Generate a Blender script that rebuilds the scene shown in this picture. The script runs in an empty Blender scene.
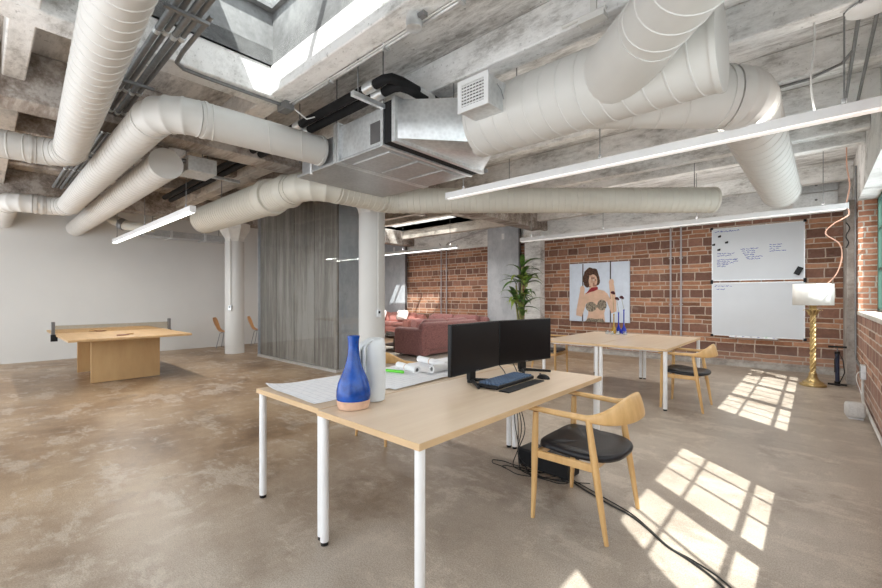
import bpy, bmesh, math, random
VT='Standard'; EXPO=0.3
from mathutils import Vector, Matrix
random.seed(7)
D = bpy.data; SC = bpy.context.scene; COL = SC.collection
PI = math.pi
def V(*a): return Vector(a)

# ------------------------------------------------------------------ mesh builder
def sp(pts,n=6):
    P=[Vector(p) for p in pts]; out=[]
    for i in range(len(P)-1):
        a=P[max(i-1,0)]; b=P[i]; c=P[i+1]; d=P[min(i+2,len(P)-1)]
        for k in range(n):
            t=k/n; out.append(.5*((2*b)+(c-a)*t+(2*a-5*b+4*c-d)*t*t+(3*b-a-3*c+d)*t**3))
    return out+[P[-1]]
class MB:
    def __init__(s): s.bm = bmesh.new()
    def face(s, pts):
        vs = [s.bm.verts.new(p) for p in pts]
        try: s.bm.faces.new(vs)
        except ValueError: pass
        return s
    def box(s, c, d, rz=0, rx=0, ry=0):
        m = Matrix.Translation(c) @ Matrix.Rotation(rz,4,'Z') @ Matrix.Rotation(ry,4,'Y') @ Matrix.Rotation(rx,4,'X') @ Matrix.Diagonal((d[0],d[1],d[2],1))
        bmesh.ops.create_cube(s.bm, size=1, matrix=m); return s
    def ab(s, a, b):
        return s.box([(a[i]+b[i])/2 for i in range(3)], [abs(b[i]-a[i]) for i in range(3)])
    def loft(s, rings, closed=True, cap=True):
        R = [[s.bm.verts.new(p) for p in r] for r in rings]
        for a, b in zip(R, R[1:]):
            n = len(a)
            for i in range(n if closed else n-1):
                j = (i+1) % n
                try: s.bm.faces.new((a[i], a[j], b[j], b[i]))
                except ValueError: pass
        if cap and closed:
            for r in (R[0][::-1], R[-1]):
                try: s.bm.faces.new(r)
                except ValueError: pass
        return s
    def cyl(s, p0, p1, r0, r1=None, seg=16, cap=True):
        p0, p1 = Vector(p0), Vector(p1); r1 = r0 if r1 is None else r1
        t = (p1-p0).normalized()
        return s.loft([ring(p0,t,r0,seg), ring(p1,t,r1,seg)], cap=cap)
    def tube(s, pts, r, seg=8, rs=None):
        pts = [Vector(p) for p in pts]; rings = []; n = None
        for i, p in enumerate(pts):
            t = (pts[min(i+1,len(pts)-1)]-pts[max(i-1,0)]).normalized()
            if n is None:
                n = t.orthogonal().normalized()
            n = (n - t*n.dot(t)).normalized(); b = t.cross(n)
            rr = rs[i] if rs else r
            rings.append([p + (n*math.cos(a)+b*math.sin(a))*rr for a in [2*PI*k/seg for k in range(seg)]])
        return s.loft(rings)
    def lathe(s, prof, c=(0,0,0), seg=32, cap=True):
        c = Vector(c)
        return s.loft([[c+V(r*math.cos(2*PI*k/seg), r*math.sin(2*PI*k/seg), z) for k in range(seg)] for r, z in prof], cap=cap)
    def prism(s, poly, f, h0, h1):          # poly 2d, f(u,v,h)->3d
        return s.loft([[f(u,v,h0) for u,v in poly], [f(u,v,h1) for u,v in poly]])
    def sphere(s, c, r, sc=(1,1,1), seg=16):
        m = Matrix.Translation(c) @ Matrix.Diagonal((sc[0],sc[1],sc[2],1))
        bmesh.ops.create_uvsphere(s.bm, u_segments=seg, v_segments=max(6,seg//2), radius=r, matrix=m); return s
    def build(s, name, mat, parent=None, smooth=True, bevel=0, sub=0, solid=0, ang=38, kind=None, label=None, bseg=2):
        bm = s.bm
        bmesh.ops.recalc_face_normals(bm, faces=bm.faces)
        if smooth:
            for f in bm.faces: f.smooth = True
            for e in bm.edges:
                if len(e.link_faces) == 2 and e.calc_face_angle(0) > math.radians(ang): e.smooth = False
        me = D.meshes.new(name); bm.to_mesh(me); bm.free()
        me.materials.append(mat)
        o = D.objects.new(name, me); COL.objects.link(o)
        if parent: o.parent = parent
        if solid:
            m = o.modifiers.new('solid','SOLIDIFY'); m.thickness = solid; m.offset = 0
        if bevel:
            m = o.modifiers.new('bevel','BEVEL'); m.width = bevel; m.segments = bseg; m.limit_method = 'ANGLE'; m.angle_limit = math.radians(50)
        if sub:
            m = o.modifiers.new('sub','SUBSURF'); m.levels = sub; m.render_levels = sub
        if kind: o['kind'] = kind
        if label: o['label'] = label
        return o
def basis(t):
    t = Vector(t).normalized()
    u = V(0,0,1) if abs(t.z) < .95 else V(0,1,0)
    a = u.cross(t).normalized(); return a, t.cross(a)
def ring(c, t, r, seg=24, b=None):
    a, b2 = b or basis(t)
    return [Vector(c) + (a*math.cos(2*PI*k/seg) + b2*math.sin(2*PI*k/seg))*r for k in range(seg)]
def rrect(w, d, r, n=4, cx=0, cy=0):
    out = []
    for sx, sy, a0 in ((1,1,0),(-1,1,PI/2),(-1,-1,PI),(1,-1,1.5*PI)):
        for k in range(n+1):
            a = a0 + PI/2*k/n
            out.append((cx+sx*(w/2-r)+r*math.cos(a), cy+sy*(d/2-r)+r*math.sin(a)))
    return out
def thing(name, label, cat, loc=(0,0,0), rz=0, group=None):
    o = D.objects.new(name, None); COL.objects.link(o); o.empty_display_size = .1
    o.location = loc; o.rotation_euler = (0,0,rz); o['label'] = label; o['category'] = cat
    if group: o['group'] = group
    return o
def tag(o, label, cat, group=None, loc=None, rot=None):
    o['label'] = label; o['category'] = cat
    if group: o['group'] = group
    if loc: o.location = loc
    if rot: o.rotation_euler = rot
    return o
def dup(root, loc=None, rz=None, label=None):
    def cp(o, par):
        c = o.copy(); COL.objects.link(c)
        if par: c.parent = par
        for ch in list(o.children): cp(ch, c)
        return c
    r = cp(root, None)
    if loc: r.location = loc
    if rz is not None: r.rotation_euler = (0,0,rz)
    if label: r['label'] = label
    return r
def st(o): o['kind'] = 'structure'; return o

# ------------------------------------------------------------------ materials
def base_mat(name):
    m = D.materials.new(name); m.use_nodes = True
    nt = m.node_tree; p = nt.nodes['Principled BSDF']; return m, nt, p
def N(nt, typ, **kw):
    n = nt.nodes.new(typ)
    for k, v in kw.items(): setattr(n, k, v)
    return n
def L(nt, a, b): nt.links.new(a, b)
def M_(nt, op, a, b=None, c=None, clamp=False):
    n = nt.nodes.new('ShaderNodeMath'); n.operation = op; n.use_clamp = clamp
    for i, x in enumerate((a, b, c)):
        if x is None: continue
        if isinstance(x, (int, float)): n.inputs[i].default_value = x
        else: nt.links.new(x, n.inputs[i])
    return n.outputs[0]
def ramp(nt, fac, stops, interp='LINEAR'):
    r = nt.nodes.new('ShaderNodeValToRGB'); r.color_ramp.interpolation = interp
    e = r.color_ramp.elements
    while len(e) < len(stops): e.new(.5)
    for el, (p, c) in zip(e, stops):
        el.position = p; el.color = (c[0], c[1], c[2], 1)
    nt.links.new(fac, r.inputs[0]); return r.outputs[0]
def mixc(nt, fac, a, b, mode='MIX'):
    n = nt.nodes.new('ShaderNodeMix'); n.data_type = 'RGBA'; n.blend_type = mode
    for sock, x in ((n.inputs[0], fac), (n.inputs[6], a), (n.inputs[7], b)):
        if isinstance(x, (int, float)): sock.default_value = x
        elif isinstance(x, (tuple, list)): sock.default_value = (x[0], x[1], x[2], 1)
        else: nt.links.new(x, sock)
    return n.outputs[2]
def noise(nt, vec, scale, detail=4, rough=.55, stretch=None):
    if stretch:
        mp = nt.nodes.new('ShaderNodeMapping'); mp.inputs['Scale'].default_value = stretch
        nt.links.new(vec, mp.inputs[0]); vec = mp.outputs[0]
    n = nt.nodes.new('ShaderNodeTexNoise'); n.inputs['Scale'].default_value = scale
    n.inputs['Detail'].default_value = detail; n.inputs['Roughness'].default_value = rough
    nt.links.new(vec, n.inputs['Vector']); return n.outputs[0]
def objco(nt): return nt.nodes.new('ShaderNodeTexCoord').outputs['Object']
def bump(nt, p, h, strength=.3, dist=.01):
    b = nt.nodes.new('ShaderNodeBump'); b.inputs['Strength'].default_value = strength; b.inputs['Distance'].default_value = dist
    nt.links.new(h, b.inputs['Height']); nt.links.new(b.outputs[0], p.inputs['Normal'])
def plain(name, c, rough=.5, metal=0, var=.08, scale=6, stretch=None, bmp=0, bscale=None, emit=0, spec=None, sheen=0):
    m, nt, p = base_mat(name); co = objco(nt)
    n = noise(nt, co, scale, 4, .6, stretch)
    lo = [x*(1-var*2) for x in c]; hi = [min(1, x*(1+var*2)) for x in c]
    L(nt, ramp(nt, n, [(.3, lo), (.7, hi)]), p.inputs['Base Color'])
    p.inputs['Roughness'].default_value = rough; p.inputs['Metallic'].default_value = metal
    if spec is not None: p.inputs['Specular IOR Level'].default_value = spec
    if sheen: p.inputs['Sheen Weight'].default_value = sheen
    if bmp: bump(nt, p, noise(nt, co, bscale or scale*4, 3, .6, stretch), bmp, .01)
    if emit:
        p.inputs['Emission Color'].default_value = (c[0], c[1], c[2], 1); p.inputs['Emission Strength'].default_value = emit
    return m
def wood(name, dark, light, stretch=(1,14,14), scale=1.6, rough=.42):
    m, nt, p = base_mat(name); co = objco(nt)
    g = noise(nt, co, scale, 5, .6, stretch); f = noise(nt, co, scale*6, 3, .6, stretch)
    c = ramp(nt, g, [(.28, dark), (.5, [(a+b)/2 for a, b in zip(dark, light)]), (.72, light)])
    c = mixc(nt, .12, c, ramp(nt, f, [(.35, dark), (.65, light)]))
    L(nt, c, p.inputs['Base Color']); p.inputs['Roughness'].default_value = rough
    return m
def glassy(name, tint=(1,1,1), refl=.08):
    m, nt, p = base_mat(name); nt.nodes.remove(p)
    tr = N(nt,'ShaderNodeBsdfTransparent'); tr.inputs[0].default_value = (*tint,1)
    gl = N(nt,'ShaderNodeBsdfGlossy'); gl.inputs['Roughness'].default_value = .02
    co = objco(nt); n = noise(nt, co, .8, 2)
    mx = N(nt,'ShaderNodeMixShader'); L(nt, M_(nt,'MULTIPLY_ADD',n,.02,refl), mx.inputs[0])
    L(nt, tr.outputs[0], mx.inputs[1]); L(nt, gl.outputs[0], mx.inputs[2])
    L(nt, mx.outputs[0], nt.nodes['Material Output'].inputs[0]); return m

def brick_mat(name, axis, big=((.17,.085,.06),(.33,.17,.12)), thin=((.36,.165,.09),(.54,.28,.165)), bw=.29, tw=.34, P=.36, mortar=(.62,.50,.41), small=False):
    m, nt, p = base_mat(name)
    pos = nt.nodes.new('ShaderNodeNewGeometry').outputs['Position']
    wob = noise(nt, pos, 5, 3)
    sp = N(nt,'ShaderNodeSeparateXYZ'); L(nt, pos, sp.inputs[0])
    u = M_(nt,'ADD', sp.outputs[axis], M_(nt,'MULTIPLY', M_(nt,'SUBTRACT',wob,.5), .035))
    z = M_(nt,'ADD', sp.outputs['Z'], M_(nt,'MULTIPLY', M_(nt,'SUBTRACT',wob,.5), .03))
    zz = M_(nt,'ADD', z, .1)
    per = M_(nt,'FLOOR', M_(nt,'DIVIDE', zz, P)); t = M_(nt,'FRACT', M_(nt,'DIVIDE', zz, P))
    b1, b2 = (.5,.75) if not small else (.333,.667)
    s1 = M_(nt,'GREATER_THAN', t, b1); s2 = M_(nt,'GREATER_THAN', t, b2)
    row = M_(nt,'ADD', M_(nt,'MULTIPLY', per, 3), M_(nt,'ADD', s1, s2))
    # distance to row edges (m)
    def dedge(a, b): return M_(nt,'MULTIPLY', M_(nt,'MINIMUM', M_(nt,'SUBTRACT',t,a), M_(nt,'SUBTRACT',b,t)), P)
    dv = M_(nt,'ADD', M_(nt,'MULTIPLY', M_(nt,'SUBTRACT',1.0,s1), dedge(0,b1)),
         M_(nt,'ADD', M_(nt,'MULTIPLY', M_(nt,'SUBTRACT',s1,s2), dedge(b1,b2)), M_(nt,'MULTIPLY', s2, dedge(b2,1))))
    w = M_(nt,'MULTIPLY_ADD', s1, tw-bw, bw)
    wn = N(nt,'ShaderNodeTexWhiteNoise', noise_dimensions='1D'); L(nt, row, wn.inputs['W'])
    w = M_(nt,'MULTIPLY', w, M_(nt,'MULTIPLY_ADD', wn.outputs[0], .35, .82))
    uu = M_(nt,'ADD', M_(nt,'DIVIDE', u, w), M_(nt,'MULTIPLY', wn.outputs[0], 17.3))
    idx = M_(nt,'FLOOR', uu); fu = M_(nt,'FRACT', uu)
    du = M_(nt,'MULTIPLY', M_(nt,'MINIMUM', fu, M_(nt,'SUBTRACT',1.0,fu)), w)
    dist = M_(nt,'MINIMUM', du, dv)
    mr = N(nt,'ShaderNodeMapRange'); mr.inputs[1].default_value=.006; mr.inputs[2].default_value=.012
    L(nt, M_(nt,'ADD', dist, M_(nt,'MULTIPLY',M_(nt,'SUBTRACT',noise(nt,pos,30,3),.5),.008)), mr.inputs[0])
    w2 = N(nt,'ShaderNodeTexWhiteNoise', noise_dimensions='2D'); cb = N(nt,'ShaderNodeCombineXYZ')
    L(nt, row, cb.inputs[0]); L(nt, idx, cb.inputs[1]); L(nt, cb.outputs[0], w2.inputs['Vector'])
    r = w2.outputs[0]
    cbig = ramp(nt, r, [(0,big[0]),(.6,[(a+b)/2 for a,b in zip(*big)]),(1,big[1])])
    cth = ramp(nt, r, [(0,[x*.55 for x in thin[0]]),(.25,thin[0]),(1,thin[1])])
    c = mixc(nt, s1, cbig, cth)
    c = mixc(nt, .55, c, ramp(nt, noise(nt,pos,14,5,.65), [(.25,(.45,.42,.4)),(.75,(1.25,1.2,1.15))]), 'MULTIPLY')
    c = mixc(nt, mr.outputs[0], ramp(nt, noise(nt,pos,9,3), [(.3,[x*.75 for x in mortar]),(.7,mortar)]), c)
    sm = ramp(nt, noise(nt,pos,2.2,5,.7), [(.58,(0,0,0)),(.78,(.5,.5,.5))])
    c = mixc(nt, sm, c, (.5,.42,.36))
    lowm=N(nt,'ShaderNodeMapRange'); lowm.inputs[1].default_value=.46; lowm.inputs[2].default_value=.22; lowm.inputs[4].default_value=.62; L(nt,M_(nt,'ADD',sp.outputs['Z'],M_(nt,'MULTIPLY',wob,.12)),lowm.inputs[0])
    c = mixc(nt, lowm.outputs[0], c, mixc(nt,.4,c,(.40,.36,.335)))
    L(nt, c, p.inputs['Base Color']); p.inputs['Roughness'].default_value=.8
    bump(nt, p, M_(nt,'ADD', mr.outputs[0], M_(nt,'MULTIPLY', noise(nt,pos,40,4),.5)), .6, .012)
    return m
def concrete(name, lo, mid, hi, scale=1.2, stretch=(1,1,1), crack=.5, rough=.85, bstr=.25, west=False):
    m, nt, p = base_mat(name)
    pos = nt.nodes.new('ShaderNodeNewGeometry').outputs['Position']
    a = noise(nt, pos, scale, 8, .68, stretch); b = noise(nt, pos, scale*7, 6, .7, stretch); c0 = noise(nt, pos, scale*.35, 3, .5)
    mixn = M_(nt,'ADD', M_(nt,'MULTIPLY',a,.55), M_(nt,'ADD', M_(nt,'MULTIPLY',b,.25), M_(nt,'MULTIPLY',c0,.2)))
    c = ramp(nt, mixn, [(.40,lo),(.485,mid),(.56,hi)])
    pits = ramp(nt, noise(nt,pos,scale*11,4,.75), [(.3,(.35,.33,.31)),(.4,(1,1,1))])
    c = mixc(nt, crack, c, pits, 'MULTIPLY')
    if west:                                     # older, browner boards toward the white wall
        sp=N(nt,'ShaderNodeSeparateXYZ'); L(nt,pos,sp.inputs[0]); mr=N(nt,'ShaderNodeMapRange'); mr.inputs[1].default_value=-3.2; mr.inputs[2].default_value=-5.6
        L(nt,M_(nt,'ADD',sp.outputs[0],M_(nt,'MULTIPLY',c0,.8)),mr.inputs[0]); c=mixc(nt,mr.outputs[0],c,mixc(nt,1,c,(.62,.56,.50),'MULTIPLY'))
    L(nt, c, p.inputs['Base Color']); p.inputs['Roughness'].default_value = rough
    bump(nt, p, M_(nt,'ADD',a,M_(nt,'MULTIPLY',b,.6)), bstr, .02)
    return m
def floor_mat():
    m, nt, p = base_mat('polished_concrete')
    pos = nt.nodes.new('ShaderNodeNewGeometry').outputs['Position']
    a = noise(nt,pos,.6,8,.66); b = noise(nt,pos,2.3,7,.72); g = noise(nt,pos,135,3,.9); w = noise(nt,pos,1.3,9,.74,(1,2.0,1)); w2_ = noise(nt,pos,2.9,8,.75,(1.6,1,1))
    n = M_(nt,'ADD', M_(nt,'MULTIPLY',a,.6), M_(nt,'MULTIPLY',b,.4))
    sx=N(nt,'ShaderNodeSeparateXYZ'); L(nt,pos,sx.inputs[0]); mr=N(nt,'ShaderNodeMapRange'); mr.inputs[1].default_value=-3.2; mr.inputs[2].default_value=-1.0
    L(nt,M_(nt,'ADD',sx.outputs[0],M_(nt,'MULTIPLY',b,1.5)),mr.inputs[0])
    warm = ramp(nt, n, [(.36,(.15,.088,.046)),(.48,(.295,.195,.113)),(.60,(.43,.315,.205))])
    grey = ramp(nt, n, [(.34,(.25,.205,.165)),(.48,(.37,.315,.26)),(.62,(.46,.405,.345))])
    c = mixc(nt, mr.outputs[0], warm, grey)
    c = mixc(nt, ramp(nt,w,[(.53,(0,0,0)),(.60,(.55,.55,.55)),(.66,(.15,.15,.15))]), c, (.56,.49,.41))
    c = mixc(nt, ramp(nt,w2_,[(.55,(0,0,0)),(.64,(.45,.45,.45))]), c, (.58,.51,.43))
    c = mixc(nt, ramp(nt,noise(nt,pos,1.0,7,.72),[(.56,(0,0,0)),(.64,(.5,.5,.5))]), c, (.17,.118,.078))
    c = mixc(nt, .6, c, ramp(nt,g,[(.33,(.4,.37,.33)),(.5,(1,1,1)),(.67,(1.6,1.6,1.6))]), 'MULTIPLY')
    vo = N(nt,'ShaderNodeTexVoronoi', feature='DISTANCE_TO_EDGE'); vo.inputs['Scale'].default_value=.3
    L(nt, M_vec_warp(nt,pos), vo.inputs['Vector'])
    c = mixc(nt, ramp(nt,vo.outputs[0],[(.0,(.22,.22,.22)),(.004,(0,0,0))]), c, (.13,.09,.06))
    L(nt,c,p.inputs['Base Color'])
    L(nt, M_(nt,'MULTIPLY_ADD', b, .3, .24), p.inputs['Roughness'])
    p.inputs['Specular IOR Level'].default_value=.42
    bump(nt,p,g,.06,.004); return m
def M_vec_warp(nt, pos):
    n = nt.nodes.new('ShaderNodeTexNoise'); n.inputs['Scale'].default_value=.9; n.inputs['Detail'].default_value=5
    L(nt,pos,n.inputs['Vector'])
    vm = nt.nodes.new('ShaderNodeVectorMath'); vm.operation='MULTIPLY_ADD'
    L(nt,n.outputs['Color'],vm.inputs[0]); vm.inputs[1].default_value=(1.6,1.6,0); L(nt,pos,vm.inputs[2]); return vm.outputs[0]
def galv(name, c=(.55,.57,.58), rough=.38):
    m, nt, p = base_mat(name); co = objco(nt)
    vo = N(nt,'ShaderNodeTexVoronoi'); vo.inputs['Scale'].default_value=28; L(nt,co,vo.inputs['Vector'])
    n = noise(nt,co,3,5,.65)
    cc = mixc(nt,.5,ramp(nt,n,[(.3,[x*.7 for x in c]),(.7,[min(1,x*1.2) for x in c])]), ramp(nt,vo.outputs['Distance'],[(0,[x*.8 for x in c]),(1,[min(1,x*1.25) for x in c])]))
    L(nt,cc,p.inputs['Base Color']); p.inputs['Metallic'].default_value=.75; L(nt,M_(nt,'MULTIPLY_ADD',n,.3,rough-.12),p.inputs['Roughness']); return m
def leopard():
    m, nt, p = base_mat('leopard_print'); co = objco(nt)
    vo = N(nt,'ShaderNodeTexVoronoi'); vo.inputs['Scale'].default_value=42; L(nt,co,vo.inputs['Vector'])
    L(nt,ramp(nt,vo.outputs['Distance'],[(.2,(.10,.07,.05)),(.4,(.03,.025,.02)),(.55,(.36,.30,.22))]),p.inputs['Base Color']); return m
def drawing():
    m, nt, p = base_mat('drawing_paper'); co = objco(nt)
    br = N(nt,'ShaderNodeTexBrick'); br.inputs['Scale'].default_value=5; br.inputs['Mortar Size'].default_value=.012
    br.inputs['Color1'].default_value=(.88,.88,.90,1); br.inputs['Color2'].default_value=(.85,.86,.89,1); br.inputs['Mortar'].default_value=(.70,.71,.75,1)
    L(nt,co,br.inputs['Vector'])
    n = noise(nt,co,16,4,.7,(1,3,1))
    L(nt,mixc(nt,.8,br.outputs[0],ramp(nt,n,[(.3,(.78,.78,.82)),(.42,(1,1,1))]),'MULTIPLY'),p.inputs['Base Color']); p.inputs['Roughness'].default_value=.7; return m

MAT = dict(
 floor=floor_mat(),
 ceil=concrete('board_marked_concrete',(.27,.255,.24),(.66,.65,.635),(.93,.925,.915),2.3,(.5,1.8,1.8),.75,.85,.35,True),
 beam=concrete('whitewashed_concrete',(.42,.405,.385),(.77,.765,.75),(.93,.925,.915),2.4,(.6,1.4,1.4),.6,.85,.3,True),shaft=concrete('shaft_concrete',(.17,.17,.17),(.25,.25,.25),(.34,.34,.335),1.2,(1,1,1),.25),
 band=concrete('wall_concrete',(.40,.385,.37),(.74,.735,.72),(.88,.875,.86),2.0,(.6,1.5,2),.6),
 timber=concrete('stained_boards',(.16,.125,.10),(.33,.285,.25),(.52,.48,.44),1.2,(.5,3,3),.4),
 white_wall=plain('white_plaster',(.63,.625,.605),.75,var=.02,scale=.6),
 brick=brick_mat('brick_back','X'), brick_r=brick_mat('brick_side','Y',big=((.24,.125,.09),(.40,.225,.17)),thin=((.38,.19,.12),(.56,.33,.235)),mortar=(.68,.58,.5)),
 brick_j=brick_mat('brick_jamb','X',big=((.40,.17,.10),(.52,.25,.16)),thin=((.42,.18,.1),(.56,.28,.18)),bw=.2,tw=.2,P=.24,small=True,mortar=(.6,.52,.45)),
 sill=plain('sill_concrete',(.66,.63,.58),.8,var=.08,scale=4,bmp=.2),
 curb=concrete('curb_concrete',(.22,.2,.18),(.34,.31,.28),(.47,.44,.41),2,(1,1,1),.4),
 duct=plain('cream_duct_paint',(.615,.60,.57),.5,var=.025,scale=1.5),
 duct2=plain('ivory_duct_paint',(.60,.575,.505),.5,var=.025,scale=1.5),
 galv=galv('galvanised_steel',(.72,.74,.75),.34), galv_d=galv('dull_galvanised_steel',(.5,.51,.52),.4), steel=galv('conduit_steel',(.27,.275,.28),.45),
 rubber=plain('black_insulation',(.010,.010,.011),.75,var=.2,spec=.25), lilac=plain('painted_conduit',(.47,.44,.45),.5,var=.05), black=plain('black_plastic',(.008,.008,.009),.42,var=.1,spec=.3),
 screen=plain('dark_screen',(.004,.004,.005),.3,var=.1,spec=.25), white_pl=plain('white_plastic',(.78,.78,.78),.4,var=.02),
 white_mt=plain('white_powdercoat',(.80,.80,.80),.38,var=.02), tube=plain('lit_diffuser',(1,.98,.94),.5,var=0,emit=3),tube_dim=plain('dim_diffuser',(1,.98,.95),.5,var=0,emit=.35),
 maple=wood('maple_laminate',(.66,.50,.36),(.74,.59,.44),(14,1,14),1.3,.36), oak_edge=wood('oak_edge',(.55,.37,.20),(.66,.47,.28),(2,2,14),2,.45),
 ash=wood('ash_wood',(.58,.34,.13),(.73,.47,.21),(9,9,2),2.2,.38), ply=wood('birch_plywood',(.44,.265,.115),(.55,.36,.17),(3,3,.8),1.4,.5),
 plytop=wood('plywood_top',(.40,.25,.115),(.53,.35,.175),(1,9,9),1.4,.45), redwood=plain('red_brown_wood',(.20,.07,.03),.45,var=.15), orangewood=wood('orange_shell',(.55,.26,.09),(.68,.36,.14),(6,6,1),2,.4),
 leather=plain('black_leather',(.013,.013,.016),.42,var=.15,scale=20,bmp=.1,spec=.35),
 sofa=plain('maroon_fabric',(.33,.145,.135),.9,var=.2,scale=42,bmp=.3,sheen=.3), sofa_l=plain('rust_fabric',(.42,.17,.14),.9,var=.15,scale=30,bmp=.2,sheen=.3),
 pillow=plain('white_pillow_cotton',(.75,.68,.64),.9,var=.05),
 blue=plain('blue_glaze',(.002,.055,.30),.24,var=.2,scale=14), clay=plain('raw_clay',(.62,.40,.28),.8,var=.06,scale=30),
 ceramic=plain('white_ceramic',(.66,.68,.69),.28,var=.02), paper=drawing(), paper_w=plain('white_paper',(.80,.80,.80),.75,var=.02), green=plain('green_plastic',(.13,.62,.04),.4,var=.05),
 brass=plain('brass',(.58,.43,.20),.34,metal=.8,var=.12,scale=8), shade=plain('lamp_fabric',(.80,.79,.75),.9,var=.03),
 pump_blue=plain('navy_paint',(.02,.03,.07),.35), fabric_l=plain('light_grey_mesh',(.60,.59,.57),.9,var=.06,scale=80,bmp=.2),
 board=plain('whiteboard_enamel',(.66,.69,.73),.25,var=.02,scale=1), ink=plain('blue_ink',(.01,.04,.36),.6), alu=galv('aluminium',(.7,.7,.7),.35),
 canvas=plain('pale_blue_canvas',(.66,.73,.84),.7,var=.03), skin=plain('painted_skin',(.70,.47,.34),.7,var=.05,scale=8), hair=plain('painted_brown_hair',(.075,.035,.02),.8,var=.4,scale=22), red=plain('painted_red',(.34,.02,.03),.7,var=.15), leo=leopard(), rope=plain('painted_rope',(.06,.05,.06),.7),
 skin2=plain('painted_face_tan',(.62,.38,.27),.7), skin3=plain('painted_face_pale',(.80,.62,.5),.7), skin4=plain('painted_face_shade',(.38,.2,.14),.7),
 panel=concrete('zinc_panel',(.36,.385,.42),(.46,.485,.52),(.56,.58,.61),1.2,(1,1,.6),.1,.5,.03),
 partition=concrete('grey_felt_curtain',(.13,.117,.105),(.20,.178,.158),(.30,.275,.25),1.5,(4.5,4.5,.3),.15,.75,.05),
 glass=glassy('clear_glass',(.97,.99,.98),.05), glass2=glassy('partition_glass',(.95,.96,.96),.045), clear=glassy('table_glass',(.92,.94,.95),.15), netm=glassy('mesh_net',(.84,.80,.73),.02),
 green_steel=plain('green_sash_paint',(.045,.11,.085),.5), cobalt=plain('cobalt_glass',(.01,.03,.45),.1,var=.2), amber=plain('amber_glass',(.45,.27,.03),.12,var=.2), wine=plain('dried_petal',(.06,.008,.014),.8),
 leaf=plain('leaf_green',(.07,.15,.03),.4,var=.45,scale=7), leaf2=plain('young_leaf',(.24,.33,.06),.4,var=.3,scale=7), cane=plain('plant_cane',(.24,.24,.09),.7,var=.25), pot=plain('dark_pot',(.08,.08,.08),.6), soil=plain('soil',(.03,.02,.015),.95),
 rug=plain('cream_rug',(.56,.52,.46),.95,var=.1,scale=25,bmp=.3), dkwood=wood('dark_walnut',(.05,.025,.015),(.10,.055,.03),(1,9,9),2,.4),
 key=plain('key_plastic',(.10,.155,.25),.5,var=.1), wire_o=plain('salmon_flex',(.65,.38,.28),.6), wire_w=plain('white_flex',(.7,.7,.68),.6), cable=plain('black_cable',(.012,.012,.012),.5),
 plate=plain('dark_grey_plate',(.10,.095,.095),.5), bookr=plain('red_cover',(.35,.05,.03),.5), bookg=plain('green_cover',(.05,.13,.08),.5), bookw=plain('pale_cover',(.6,.6,.62),.5), stain=plain('capital_paint',(.68,.67,.64),.6,var=.05),
)
m = MAT['shade']; m.node_tree.nodes['Principled BSDF'].inputs['Subsurface Weight'].default_value = 0

# ------------------------------------------------------------------ the setting
XW, XL, YB, YN = .475, -12.2, 10.1, -3.2
ZS, ZB, ZR = 3.58, 3.30, 4.08           # slab, beam bottom, skylight top
st(MB().ab((XL-.2,YN,-.1),(1.0,YB+.3,0)).build('floor',MAT['floor']))
st(MB().ab((XL-.2,YN,0),(XL,YB+.3,ZS+.2)).build('wall_left',MAT['white_wall']))
st(MB().ab((XL,YB,0),(1.0,YB+.25,2.86)).build('wall_back',MAT['brick']))
st(MB().ab((XL,YB-.02,2.86),(1.0,YB+.25,ZS+.2)).build('wall_back_upper',MAT['band']))
st(MB().prism([(0,0),(.16,0),(.13,.1),(0,.15)], lambda u,v,h: V(h,YB-u,v*.75), XL,.42).build('baseboard_back',MAT['curb']))
# window wall: windows stand in deep openings
SILL, HEAD = 1.12, 2.78
WIN = [(-1.6,3.12),(4.55,8.62)]
w = MB(); w.ab((XW,YN,0),(.74,YB,SILL))
st(w.build('wall_right',MAT['brick_r']))
w = MB()
for a,b in ((YN,-1.6),(3.12,4.55),(8.62,YB)): w.ab((XW,a,SILL),(.74,b,HEAD))
st(w.build('wall_right_pier',MAT['brick_j']))
st(MB().ab((XW,YN,HEAD),(.74,YB,ZS+.2)).build('wall_right_upper',MAT['band']))
for i,(a,b) in enumerate(WIN):
    st(MB().ab((XW-.015,a,SILL-.02),(.66,b,SILL+.035)).build('trim_sill_%d'%(i+1),MAT['sill'],bevel=.01))
def window(n, a, b, secs):
    f = MB(); gx = .69
    f.ab((gx-.02,a,SILL+.035),(gx+.02,b,SILL+.08)); f.ab((gx-.02,a,HEAD-.04),(gx+.02,b,HEAD))
    edges = [a]+[x for s in secs for x in s]+[b]
    for k in range(0,len(edges),2): f.ab((gx-.02,edges[k],SILL+.035),(gx+.02,edges[k+1],HEAD))
    o = st(f.build('window_%d'%n,MAT['green_steel']))
    mu = MB()
    for s0,s1 in secs:
        for z,h in ((1.755,.022),(2.33,.012)): mu.ab((gx-.008,s0,z-h),(gx+.008,s1,z+h))
        for k in (1,2):
            y = s0+(s1-s0)*k/3; mu.ab((gx-.008,y-.009,SILL+.08),(gx+.008,y+.009,HEAD-.04))
    mu.build('muntin',MAT['green_steel'],o)
    MB().ab((gx-.003,a,SILL+.08),(gx+.003,b,HEAD-.04)).build('pane',MAT['glass'],o)
window(1,-1.6,3.12,[(-1.5,-.5),(-.35,.72),(.87,1.9),(2.05,3.06)])
window(2,4.55,8.62,[(4.72,5.7),(5.85,6.85),(7.0,8.0),(8.12,8.5)])
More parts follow.
